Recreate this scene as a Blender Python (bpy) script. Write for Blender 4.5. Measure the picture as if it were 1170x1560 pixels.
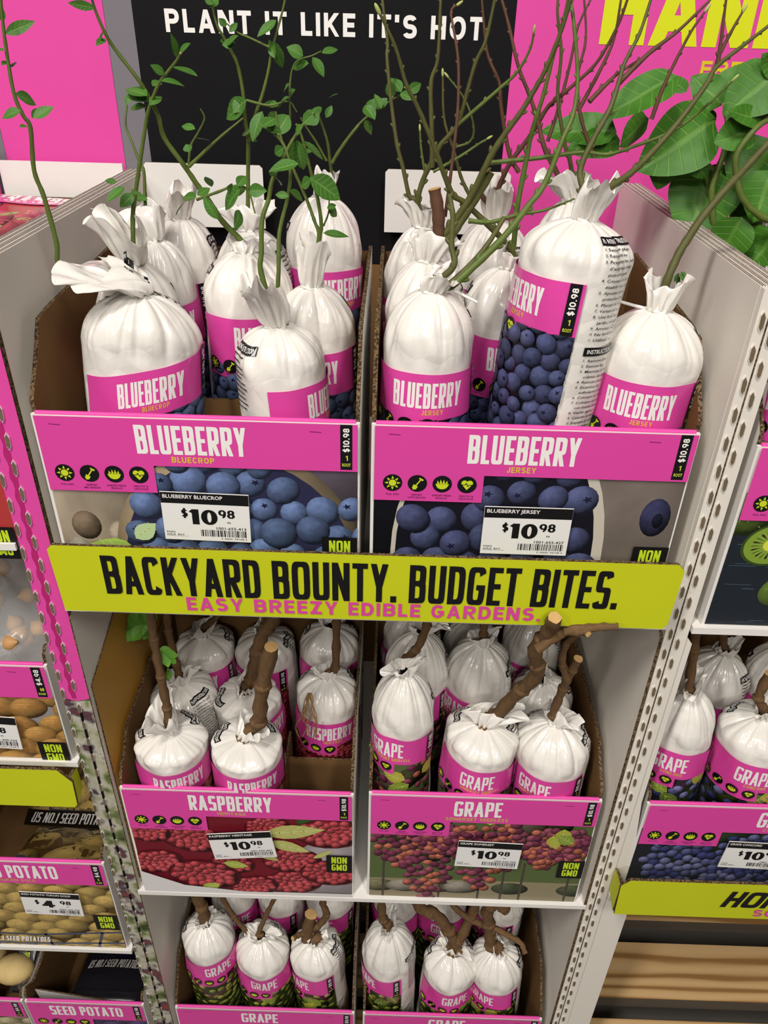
import bpy, math, random
import numpy as np
from mathutils import Vector, Matrix

# ------------------------------------------------------------------ scene, camera, light
for o in list(bpy.data.objects):
    bpy.data.objects.remove(o)
SC = bpy.context.scene
COL = SC.collection
SC.view_settings.view_transform = 'Standard'
SC.view_settings.look = 'None'
SC.view_settings.exposure = 0.0
SC.view_settings.gamma = 1.0

cam_d = bpy.data.cameras.new('camera')
cam = bpy.data.objects.new('camera', cam_d)
COL.objects.link(cam)
SC.camera = cam
cam_d.sensor_fit = 'HORIZONTAL'
cam_d.sensor_width = 36.0
cam_d.lens = 36.0 * 1172.0 / 1170.0
cam_d.clip_start = 0.02
P_, R_, Y_ = math.radians(32.51), math.radians(1.56), math.radians(-.38)
fw = Vector((math.sin(Y_) * math.cos(P_), math.cos(Y_) * math.cos(P_), -math.sin(P_)))
rt = Vector((math.cos(Y_), -math.sin(Y_), 0))
up = rt.cross(fw)
rr = rt * math.cos(R_) + up * math.sin(R_)
uu = up * math.cos(R_) - rt * math.sin(R_)
cm = Matrix((rr, uu, -fw)).transposed().to_4x4()
cm.translation = (.335, -.648, 1.8)
cam.matrix_world = cm

W = bpy.data.worlds.new('store_air')
SC.world = W
W.use_nodes = True
W.node_tree.nodes['Background'].inputs['Color'].default_value = (1.0, .955, .91, 1)
W.node_tree.nodes['Background'].inputs['Strength'].default_value = 0.11


def area(name, loc, size, power, target, col=(1, .95, .89)):
    l = bpy.data.lights.new(name, 'AREA')
    l.shape = 'RECTANGLE'
    l.size, l.size_y = size
    l.energy = power
    l.color = col
    o = bpy.data.objects.new(name, l)
    COL.objects.link(o)
    o.location = loc
    d = Vector(target) - Vector(loc)
    o.rotation_euler = d.to_track_quat('-Z', 'Y').to_euler()
    return o


# the store's high-bay ceiling lamps
area('ceiling_lamp', (-.7, -1.5, 4.3), (.32, .9), 76, (.3, .1, 1.2))
area('ceiling_lamp', (1.4, -2.6, 4.4), (.32, .9), 64, (.3, .1, 1.0))
area('ceiling_lamp', (-2.6, -3.6, 4.4), (.5, 1.4), 52, (.3, .1, 1.0))
area('ceiling_lamp', (.2, -5.0, 4.2), (1.4, .5), 64, (.3, .1, .8))


# ------------------------------------------------------------------ helpers
def lin(h):
    h = h.lstrip('#')
    c = [int(h[i:i + 2], 16) / 255 for i in (0, 2, 4)]
    return tuple(x / 12.92 if x <= .04045 else ((x + .055) / 1.055) ** 2.4 for x in c)


def hx(h):
    return lin(h) + (1.0,)


def newmat(name, rough=.5, spec=.5):
    m = bpy.data.materials.new(name)
    m.use_nodes = True
    nt = m.node_tree
    b = nt.nodes['Principled BSDF']
    b.inputs['Roughness'].default_value = rough
    b.inputs['Specular IOR Level'].default_value = spec
    return m, nt, b


def N(nt, t, **kw):
    n = nt.nodes.new(t)
    for k, v in kw.items():
        setattr(n, k, v)
    return n


def noisy(name, h, rough=.5, spec=.3, scale=40, amt=.12, bump=0.0, stretch=(1, 1, 1), bscale=None):
    m, nt, b = newmat(name, rough, spec)
    c = lin(h)
    tc = N(nt, 'ShaderNodeTexCoord')
    mp = N(nt, 'ShaderNodeMapping')
    mp.inputs['Scale'].default_value = stretch
    nt.links.new(tc.outputs['Object'], mp.inputs['Vector'])
    no = N(nt, 'ShaderNodeTexNoise')
    no.inputs['Scale'].default_value = scale
    no.inputs['Detail'].default_value = 4
    nt.links.new(mp.outputs[0], no.inputs['Vector'])
    mx = N(nt, 'ShaderNodeMix', data_type='RGBA')
    mx.inputs[6].default_value = tuple(x * (1 - amt) for x in c) + (1,)
    mx.inputs[7].default_value = tuple(min(1, x * (1 + amt)) for x in c) + (1,)
    nt.links.new(no.outputs['Fac'], mx.inputs[0])
    nt.links.new(mx.outputs[2], b.inputs['Base Color'])
    if bump:
        n2 = N(nt, 'ShaderNodeTexNoise')
        n2.inputs['Scale'].default_value = bscale or scale
        n2.inputs['Detail'].default_value = 3
        nt.links.new(mp.outputs[0], n2.inputs['Vector'])
        bp = N(nt, 'ShaderNodeBump')
        bp.inputs['Strength'].default_value = bump
        bp.inputs['Distance'].default_value = .002
        nt.links.new(n2.outputs['Fac'], bp.inputs['Height'])
        nt.links.new(bp.outputs[0], b.inputs['Normal'])
    return m


def film_mat():
    m, nt, b = newmat('white_film', .19, .55)
    b.inputs['Base Color'].default_value = hx('#E7E3DC')
    tc = N(nt, 'ShaderNodeTexCoord')
    n1 = N(nt, 'ShaderNodeTexNoise')
    n1.inputs['Scale'].default_value = 24
    n1.inputs['Detail'].default_value = 1.5
    n1.inputs['Distortion'].default_value = .3
    nt.links.new(tc.outputs['Object'], n1.inputs['Vector'])
    n2 = N(nt, 'ShaderNodeTexVoronoi', feature='DISTANCE_TO_EDGE')
    n2.inputs['Scale'].default_value = 34
    nt.links.new(tc.outputs['Object'], n2.inputs['Vector'])
    ad = N(nt, 'ShaderNodeMath', operation='ADD')
    nt.links.new(n1.outputs['Fac'], ad.inputs[0])
    nt.links.new(n2.outputs['Distance'], ad.inputs[1])
    bp = N(nt, 'ShaderNodeBump')
    bp.inputs['Strength'].default_value = .48
    bp.inputs['Distance'].default_value = .004
    nt.links.new(ad.outputs[0], bp.inputs['Height'])
    nt.links.new(bp.outputs[0], b.inputs['Normal'])
    return m


def print_mat(name, rough, spec, rnd):
    """printed ink: the colour of every printed shape is stored on it; printed fruit get their picture shading from UV"""
    m, nt, b = newmat(name, rough, spec)
    at = N(nt, 'ShaderNodeVertexColor', layer_name='Col')
    if not rnd:
        nt.links.new(at.outputs['Color'], b.inputs['Base Color'])
        return m
    uv = N(nt, 'ShaderNodeUVMap', uv_map='UVMap')
    dot = N(nt, 'ShaderNodeVectorMath', operation='DOT_PRODUCT')
    nt.links.new(uv.outputs[0], dot.inputs[0])
    nt.links.new(uv.outputs[0], dot.inputs[1])
    om = N(nt, 'ShaderNodeMath', operation='SUBTRACT', use_clamp=True)
    om.inputs[0].default_value = 1.0
    nt.links.new(dot.outputs['Value'], om.inputs[1])
    sq = N(nt, 'ShaderNodeMath', operation='SQRT')
    nt.links.new(om.outputs[0], sq.inputs[0])
    d2 = N(nt, 'ShaderNodeVectorMath', operation='DOT_PRODUCT')
    nt.links.new(uv.outputs[0], d2.inputs[0])
    d2.inputs[1].default_value = (-.38, .52, 0)
    z = N(nt, 'ShaderNodeMath', operation='MULTIPLY_ADD')
    nt.links.new(sq.outputs[0], z.inputs[0])
    z.inputs[1].default_value = .76
    nt.links.new(d2.outputs['Value'], z.inputs[2])
    no = N(nt, 'ShaderNodeTexNoise')
    no.inputs['Scale'].default_value = 2.6
    no.inputs['Detail'].default_value = 5
    ofs = N(nt, 'ShaderNodeVectorMath', operation='SCALE')
    nt.links.new(at.outputs['Color'], ofs.inputs[0])
    ofs.inputs['Scale'].default_value = 60
    av = N(nt, 'ShaderNodeVectorMath', operation='ADD')
    nt.links.new(uv.outputs[0], av.inputs[0])
    nt.links.new(ofs.outputs[0], av.inputs[1])
    nt.links.new(av.outputs[0], no.inputs['Vector'])
    zz = N(nt, 'ShaderNodeMath', operation='MULTIPLY_ADD')
    nt.links.new(no.outputs['Fac'], zz.inputs[0])
    zz.inputs[1].default_value = .55
    nt.links.new(z.outputs[0], zz.inputs[2])
    rp = N(nt, 'ShaderNodeValToRGB')
    e = rp.color_ramp.elements
    e[0].position = .12
    e[0].color = (.05, .05, .05, 1)
    e[1].position = 1.0
    e[1].color = (1, 1, 1, 1)
    k = e.new(.6)
    k.color = (.36, .36, .36, 1)
    ma = N(nt, 'ShaderNodeMath', operation='MULTIPLY')
    nt.links.new(zz.outputs[0], ma.inputs[0])
    ma.inputs[1].default_value = .64
    nt.links.new(ma.outputs[0], rp.inputs[0])
    mx = N(nt, 'ShaderNodeMix', data_type='RGBA', blend_type='MULTIPLY')
    mx.inputs[0].default_value = 1
    nt.links.new(at.outputs['Color'], mx.inputs[6])
    nt.links.new(rp.outputs[0], mx.inputs[7])
    nt.links.new(mx.outputs[2], b.inputs['Base Color'])
    return m


def leaf_mat(name, dark, light, vein):
    m, nt, b = newmat(name, .46, .28)
    uv = N(nt, 'ShaderNodeUVMap', uv_map='UVMap')
    sp = N(nt, 'ShaderNodeSeparateXYZ')
    nt.links.new(uv.outputs[0], sp.inputs[0])
    ab = N(nt, 'ShaderNodeMath', operation='ABSOLUTE')
    nt.links.new(sp.outputs['X'], ab.inputs[0])
    # side veins run forward from the midrib
    s1 = N(nt, 'ShaderNodeMath', operation='MULTIPLY_ADD')
    nt.links.new(ab.outputs[0], s1.inputs[0])
    s1.inputs[1].default_value = -.28
    nt.links.new(sp.outputs['Y'], s1.inputs[2])
    s2 = N(nt, 'ShaderNodeMath', operation='MULTIPLY')
    nt.links.new(s1.outputs[0], s2.inputs[0])
    s2.inputs[1].default_value = 44
    s3 = N(nt, 'ShaderNodeMath', operation='SINE')
    nt.links.new(s2.outputs[0], s3.inputs[0])
    s4 = N(nt, 'ShaderNodeMapRange')
    s4.inputs[1].default_value = .86
    s4.inputs[2].default_value = 1.0
    nt.links.new(s3.outputs[0], s4.inputs[0])
    mr = N(nt, 'ShaderNodeMapRange')
    mr.inputs[1].default_value = .07
    mr.inputs[2].default_value = .02
    nt.links.new(ab.outputs[0], mr.inputs[0])
    mxm = N(nt, 'ShaderNodeMath', operation='MAXIMUM')
    nt.links.new(s4.outputs[0], mxm.inputs[0])
    nt.links.new(mr.outputs[0], mxm.inputs[1])
    hf = N(nt, 'ShaderNodeMath', operation='MULTIPLY')
    nt.links.new(mxm.outputs[0], hf.inputs[0])
    hf.inputs[1].default_value = .42
    no = N(nt, 'ShaderNodeTexNoise')
    no.inputs['Scale'].default_value = 45
    tc = N(nt, 'ShaderNodeTexCoord')
    nt.links.new(tc.outputs['Object'], no.inputs['Vector'])
    a = N(nt, 'ShaderNodeMix', data_type='RGBA')
    a.inputs[6].default_value = hx(dark)
    a.inputs[7].default_value = hx(light)
    nt.links.new(no.outputs['Fac'], a.inputs[0])
    c = N(nt, 'ShaderNodeMix', data_type='RGBA')
    nt.links.new(hf.outputs[0], c.inputs[0])
    nt.links.new(a.outputs[2], c.inputs[6])
    c.inputs[7].default_value = hx(vein)
    nt.links.new(c.outputs[2], b.inputs['Base Color'])
    bp = N(nt, 'ShaderNodeBump')
    bp.inputs['Strength'].default_value = .4
    bp.inputs['Distance'].default_value = .001
    bp.invert = True
    nt.links.new(mxm.outputs[0], bp.inputs['Height'])
    nt.links.new(bp.outputs[0], b.inputs['Normal'])
    return m


def edge_mat():
    """raw cut edge of corrugated board: kraft with flutes"""
    m, nt, b = newmat('corrugated_edge', .85, .1)
    tc = N(nt, 'ShaderNodeTexCoord')
    no = N(nt, 'ShaderNodeTexNoise')
    no.inputs['Scale'].default_value = 420
    no.inputs['Detail'].default_value = 1
    nt.links.new(tc.outputs['Object'], no.inputs['Vector'])
    rp = N(nt, 'ShaderNodeValToRGB')
    e = rp.color_ramp.elements
    e[0].position, e[0].color = .38, hx('#33281D')
    e[1].position, e[1].color = .66, hx('#7C664A')
    nt.links.new(no.outputs['Fac'], rp.inputs[0])
    nt.links.new(rp.outputs[0], b.inputs['Base Color'])
    return m


def wood_mat():
    m, nt, b = newmat('pine_wood', .65, .2)
    tc = N(nt, 'ShaderNodeTexCoord')
    mp = N(nt, 'ShaderNodeMapping')
    mp.inputs['Scale'].default_value = (1.6, 16, 16)
    nt.links.new(tc.outputs['Object'], mp.inputs['Vector'])
    wv = N(nt, 'ShaderNodeTexWave', wave_type='RINGS', rings_direction='X')
    wv.inputs['Scale'].default_value = 1.5
    wv.inputs['Distortion'].default_value = 3.5
    wv.inputs['Detail'].default_value = 2
    nt.links.new(mp.outputs[0], wv.inputs['Vector'])
    rp = N(nt, 'ShaderNodeValToRGB')
    e = rp.color_ramp.elements
    e[0].position, e[0].color = .1, hx('#C9A878')
    e[1].position, e[1].color = .95, hx('#8F6A3E')
    k = e.new(.65)
    k.color = hx('#BE9A68')
    nt.links.new(wv.outputs['Fac'], rp.inputs[0])
    nt.links.new(rp.outputs[0], b.inputs['Base Color'])
    return m


M = dict(
    film=film_mat(),
    tie=noisy('tie_plastic', '#E9E6E0', .3, .5, 60, .04),
    flat=print_mat('printed_ink', .42, .3, False),
    round=print_mat('printed_picture', .42, .3, True),
    flatg=print_mat('printed_film_ink', .24, .5, False),
    roundg=print_mat('printed_film_picture', .24, .5, True),
    card=noisy('white_card', '#E2DCD2', .6, .25, 18, .05, .08, (1, 1, .15), 240),
    cardlight=noisy('white_liner', '#E6E3DE', .55, .25, 25, .03),
    kraft=noisy('kraft_card', '#755736', .8, .15, 30, .14, .1, (1, 1, .2), 200),
    edge=edge_mat(),
    gold=noisy('gold_card', '#B98A34', .55, .3, 12, .08),
    pink=noisy('pink_card', '#DE4AA2', .5, .3, 14, .04),
    grey=noisy('grey_card', '#77747A', .6, .25, 14, .05),
    black=noisy('black_card', '#101012', .6, .15, 14, .12),
    lime=noisy('lime_card', '#C4CB1C', .5, .3, 12, .04),
    dark=noisy('dark_steel', '#1B1917', .7, .2, 20, .2),
    wood=wood_mat(),
    greywood=noisy('grey_brown_board', '#5D5348', .8, .15, 30, .3, 0, (.2, 1, 1)),
    floor=noisy('concrete', '#6E6A64', .7, .2, 6, .18),
    wall=noisy('painted_block', '#3A3938', .8, .2, 6, .1),
    greenstem=noisy('green_stem', '#596A2C', .5, .35, 120, .25),
    twig=noisy('young_twig', '#54552C', .55, .3, 90, .35),
    redtwig=noisy('reddish_twig', '#5E4130', .6, .3, 90, .35),
    bark=noisy('brown_bark', '#6B5238', .8, .15, 160, .4, .6, (1, 1, .4)),
    cutwood=noisy('cut_wood', '#C49E68', .7, .15, 120, .2),
    root=noisy('dry_root', '#8E6D42', .8, .1, 120, .25),
    bud=noisy('pale_bud', '#A9B56A', .5, .3, 80, .2),
    notch=noisy('torn_board', '#6F614E', .85, .1, 200, .25),
    pinkrim=noisy('torn_pink_rim', '#E9C4DA', .7, .2, 120, .1),
    poly=noisy('black_pouch_film', '#1C1A20', .3, .5, 30, .2, .3, (1, 1, 1), 40),
    potato=noisy('potato_skin', '#C9B078', .65, .25, 60, .18, .2),
    leaf=leaf_mat('blueberry_leaf', '#2F5A1E', '#4C7C2C', '#7FA050'),
    kiwileaf=leaf_mat('kiwi_leaf', '#2C5F16', '#4C8226', '#739C46'),
    feather=leaf_mat('raspberry_leaf', '#4E8A2C', '#6FA83C', '#8FBF58'),
    onion=noisy('onion_skin', '#B58A58', .5, .3, 30, .3),
    steel=noisy('staple_steel', '#8A8A8A', .35, .5, 80, .1),
)


def clear_film():
    m, nt, b = newmat('clear_film', .12, .5)
    b.inputs['Base Color'].default_value = (1, 1, 1, 1)
    b.inputs['Alpha'].default_value = .22
    return m


M['clear'] = clear_film()


def link(name, mesh, mats, parent=None, loc=None):
    o = bpy.data.objects.new(name, mesh)
    for m in mats:
        mesh.materials.append(m)
    COL.objects.link(o)
    if parent:
        o.parent = parent
    if loc is not None:
        o.location = loc
    return o


def thing(name, label, cat, loc, group=None):
    o = bpy.data.objects.new(name, None)
    o.empty_display_size = .05
    COL.objects.link(o)
    o.location = loc
    return tag(o, label, cat, group)


def tag(o, label, cat, group=None):
    o['label'] = label
    o['category'] = cat
    if group:
        o['group'] = group
    return o


class MB:
    """collects shapes for ONE mesh object"""
    def __init__(s):
        s.v, s.f, s.m, s.sm, s.uv = [], [], [], [], []

    def add(s, vs, fs, mi=0, smooth=False, uvs=None):
        b = len(s.v)
        s.v += [tuple(map(float, p)) for p in vs]
        for f in fs:
            s.f.append(tuple(i + b for i in f))
            s.m.append(mi)
            s.sm.append(smooth)
        s.uv += list(uvs) if uvs is not None else [(0, 0)] * len(vs)

    def box(s, lo, hi, mi=0, mis=None):
        x0, y0, z0 = lo
        x1, y1, z1 = hi
        v = [(x0, y0, z0), (x1, y0, z0), (x1, y1, z0), (x0, y1, z0), (x0, y0, z1), (x1, y0, z1), (x1, y1, z1), (x0, y1, z1)]
        fs = [(0, 1, 5, 4), (2, 3, 7, 6), (1, 2, 6, 5), (3, 0, 4, 7), (4, 5, 6, 7), (3, 2, 1, 0)]  # -Y +Y +X -X +Z -Z
        for i, f in enumerate(fs):
            s.add([v[k] for k in f], [(0, 1, 2, 3)], mis[i] if mis else mi)

    def prism(s, poly, axis, a, b, ma=0, mb=0, me=0):
        """polygon in the plane across `axis`, extruded from a to b; ma / mb caps, me edge"""
        def P(p, t):
            return (t, p[0], p[1]) if axis == 'x' else (p[0], t, p[1]) if axis == 'y' else (p[0], p[1], t)
        n = len(poly)
        s.add([P(p, a) for p in poly], [tuple(range(n))], ma)
        s.add([P(p, b) for p in poly], [tuple(reversed(range(n)))], mb)
        for i in range(n):
            p, q = poly[i], poly[(i + 1) % n]
            s.add([P(p, a), P(p, b), P(q, b), P(q, a)], [(0, 1, 2, 3)], me)

    def tube(s, pts, rad, mi=0, seg=8, cap=None, jit=0, rnd=None):
        P = [Vector(p) for p in pts]
        n = len(P)
        rings = []
        ref = Vector((.31, .77, .2)).normalized()
        for i in range(n):
            t = (P[min(i + 1, n - 1)] - P[max(i - 1, 0)]).normalized()
            a = t.cross(ref)
            if a.length < .05:
                a = t.cross(Vector((1, 0, 0)))
            a.normalize()
            b = t.cross(a)
            ref = -b.cross(t).cross(t) if False else ref
            r = rad[i]
            ring = []
            for k in range(seg):
                th = 2 * math.pi * k / seg
                rk = r * (1 + (rnd.uniform(-jit, jit) if rnd else 0))
                ring.append(P[i] + a * (rk * math.cos(th)) + b * (rk * math.sin(th)))
            rings += ring
        fs = []
        for i in range(n - 1):
            for k in range(seg):
                k2 = (k + 1) % seg
                fs.append((i * seg + k, i * seg + k2, (i + 1) * seg + k2, (i + 1) * seg + k))
        s.add(rings, fs, mi, True)
        s.add(rings[:seg], [tuple(reversed(range(seg)))], mi)
        s.add(rings[-seg:], [tuple(range(seg))], mi if cap is None else cap)

    def ball(s, c, r, mi=0, nu=10, nv=7, sc=(1, 1, 1), rot=None):
        vs, fs = [], []
        for j in range(nv + 1):
            ph = math.pi * j / nv
            for i in range(nu):
                th = 2 * math.pi * i / nu
                p = Vector((math.sin(ph) * math.cos(th) * r * sc[0], math.sin(ph) * math.sin(th) * r * sc[1], math.cos(ph) * r * sc[2]))
                if rot is not None:
                    p = rot @ p
                vs.append(p + Vector(c))
        for j in range(nv):
            for i in range(nu):
                i2 = (i + 1) % nu
                fs.append((j * nu + i, (j + 1) * nu + i, (j + 1) * nu + i2, j * nu + i2))
        s.add(vs, fs, mi, True)

    def build(s, name, mats, parent=None, loc=None, off=None):
        me = bpy.data.meshes.new(name)
        v = s.v
        if off is not None:
            v = [(p[0] - off[0], p[1] - off[1], p[2] - off[2]) for p in v]
        me.from_pydata(v, [], s.f)
        me.polygons.foreach_set('material_index', s.m)
        me.polygons.foreach_set('use_smooth', s.sm)
        if any(u != (0, 0) for u in s.uv):
            ul = me.uv_layers.new(name='UVMap')
            li = np.empty(len(me.loops), dtype=np.int32)
            me.loops.foreach_get('vertex_index', li)
            ul.data.foreach_set('uv', np.array(s.uv, dtype=np.float32)[li].ravel())
        me.update()
        return link(name, me, mats if isinstance(mats, (list, tuple)) else [mats], parent, loc)


# ------------------------------------------------------------------ printing: lettering, icons and pictures
def PINKc(): return '#DB46A0'


WHITE, BLACK, LIME, PINK, OLIVE = '#EFECE8', '#141316', '#CBD82A', '#DB46A0', '#C6B23A'

# glyphs: relative width, strokes.  V x y0 y1 | H y x0 x1 | D x0 y0 x1 y1 | A cx cy rx ry a0 a1
G = {
    'A': (1.1, [('D', 0, 0, .5, 1), ('D', 1, 0, .5, 1), ('H', .25, .22, .78)]),
    'B': (1, [('V', 0, 0, 1), ('H', 0, 0, .6), ('H', .53, 0, .6), ('H', 1, 0, .6), ('A', .55, .765, .42, .235, -90, 90), ('A', .55, .265, .45, .265, -90, 90)]),
    'C': (1, [('A', .5, .5, .5, .5, 'c', '-c')]),
    'D': (1, [('V', 0, 0, 1), ('H', 0, 0, .5), ('H', 1, 0, .5), ('A', .45, .5, .55, .5, -90, 90)]),
    'E': (.82, [('V', 0, 0, 1), ('H', 0, 0, 1), ('H', .51, 0, .92), ('H', 1, 0, 1)]),
    'F': (.8, [('V', 0, 0, 1), ('H', .51, 0, .92), ('H', 1, 0, 1)]),
    'G': (1.05, [('A', .5, .5, .5, .5, 'c', 350), ('H', .46, .5, 1), ('V', 1, .2, .46)]),
    'H': (1, [('V', 0, 0, 1), ('V', 1, 0, 1), ('H', .51, 0, 1)]),
    'I': (0, [('V', 0, 0, 1)]),
    'J': (.75, [('V', 1, .28, 1), ('A', .5, .3, .5, .3, 190, 360)]),
    'K': (1.02, [('V', 0, 0, 1), ('D', .0, .38, 1, 1), ('D', 1, 0, .3, .58)]),
    'L': (.75, [('V', 0, 0, 1), ('H', 0, 0, 1)]),
    'M': (1.35, [('V', 0, 0, 1), ('V', 1, 0, 1), ('D', .5, .12, .0, 1), ('D', .5, .12, 1, 1)]),
    'N': (1.05, [('V', 0, 0, 1), ('V', 1, 0, 1), ('D', 1, 0, 0, 1)]),
    'O': (1.08, [('A', .5, .5, .5, .5, 0, 360)]),
    'P': (.95, [('V', 0, 0, 1), ('H', .46, 0, .6), ('H', 1, 0, .6), ('A', .55, .73, .45, .27, -90, 90)]),
    'R': (1, [('V', 0, 0, 1), ('H', .46, 0, .6), ('H', 1, 0, .6), ('A', .55, .73, .45, .27, -90, 90), ('D', 1, 0, .42, .5)]),
    'S': (.95, [('A', .5, .755, .47, .245, 's', 270), ('A', .5, .255, .5, .255, '-s', 90)]),
    'T': (.92, [('H', 1, 0, 1), ('V', .5, 0, 1)]),
    'U': (1, [('V', 0, .3, 1), ('V', 1, .3, 1), ('A', .5, .32, .5, .32, 180, 360)]),
    'V': (1.1, [('D', .5, 0, 0, 1), ('D', .5, 0, 1, 1)]),
    'W': (1.5, [('D', .27, 0, 0, 1), ('D', .27, 0, .5, .9), ('D', .73, 0, .5, .9), ('D', .73, 0, 1, 1)]),
    'Y': (1.05, [('D', .5, .38, 0, 1), ('D', .5, .38, 1, 1), ('V', .5, 0, .45)]),
    'Z': (.95, [('H', 0, 0, 1), ('H', 1, 0, 1), ('D', 0, 0, 1, 1)]),
    '0': (1, [('A', .5, .5, .5, .5, 0, 360)]),
    '1': (.45, [('V', 1, 0, 1), ('D', 0, .72, .9, 1)]),
    '2': (.9, [('A', .5, .7, .5, .3, 0, 170), ('D', 0, .05, 1, .68), ('H', 0, 0, 1)]),
    '3': (.9, [('A', .5, .75, .45, .25, -90, 150), ('A', .5, .27, .5, .27, -150, 90)]),
    '4': (1, [('V', .75, 0, 1), ('H', .26, 0, 1), ('D', 0, .28, .72, 1)]),
    '5': (.9, [('H', 1, .1, 1), ('V', .08, .5, 1), ('A', .45, .32, .55, .32, -150, 120)]),
    '6': (.95, [('A', .5, .32, .5, .32, 0, 360), ('A', .6, .4, .6, .6, 100, 180)]),
    '7': (.9, [('H', 1, 0, 1), ('D', .25, 0, 1, 1)]),
    '8': (.95, [('A', .5, .755, .44, .245, 0, 360), ('A', .5, .26, .5, .26, 0, 360)]),
    '9': (.95, [('A', .5, .68, .5, .32, 0, 360), ('A', .4, .6, .6, .6, -80, 0)]),
    '$': (.95, [('A', .5, .72, .47, .22, 's', 270), ('A', .5, .28, .5, .22, '-s', 90), ('V', .5, -.1, 1.1)]),
    '.': (0, [('V', 0, 0, .17)]),
    "'": (0, [('V', 0, .68, 1)]),
    '-': (.5, [('H', .45, 0, 1)]),
}


def sup(a, n):
    c, s = math.cos(a), math.sin(a)
    return math.copysign(abs(c) ** (2 / n), c), math.copysign(abs(s) ** (2 / n), s)


_bf = {}


def bfont_polys(s):
    """small type from Blender's built-in face: triangles with cap height 1"""
    if s in _bf:
        return _bf[s]
    cu = bpy.data.curves.new('type', 'FONT')
    cu.body = s
    cu.resolution_u = 2
    cu.offset = .012
    ob = bpy.data.objects.new('type', cu)
    me = bpy.data.meshes.new_from_object(ob)
    k = 1 / .73
    out = []
    me.calc_loop_triangles()
    for t in me.loop_triangles:
        out.append([(me.vertices[i].co.x * k, me.vertices[i].co.y * k) for i in t.vertices])
    w = max((p[0] for q in out for p in q), default=1)
    bpy.data.objects.remove(ob)
    bpy.data.curves.remove(cu)
    bpy.data.meshes.remove(me)
    _bf[s] = (out, w)
    return _bf[s]


def clip(poly, ax, val, keep_less):
    out = []
    n = len(poly)
    for i in range(n):
        a, b = poly[i], poly[(i + 1) % n]
        da, db = a[ax] - val, b[ax] - val
        if not keep_less:
            da, db = -da, -db
        if da <= 0:
            out.append(a)
        if (da < 0 < db) or (db < 0 < da):
            t = da / (da - db)
            out.append(tuple(a[k] + (b[k] - a[k]) * t for k in range(4)))
    return out


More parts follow.
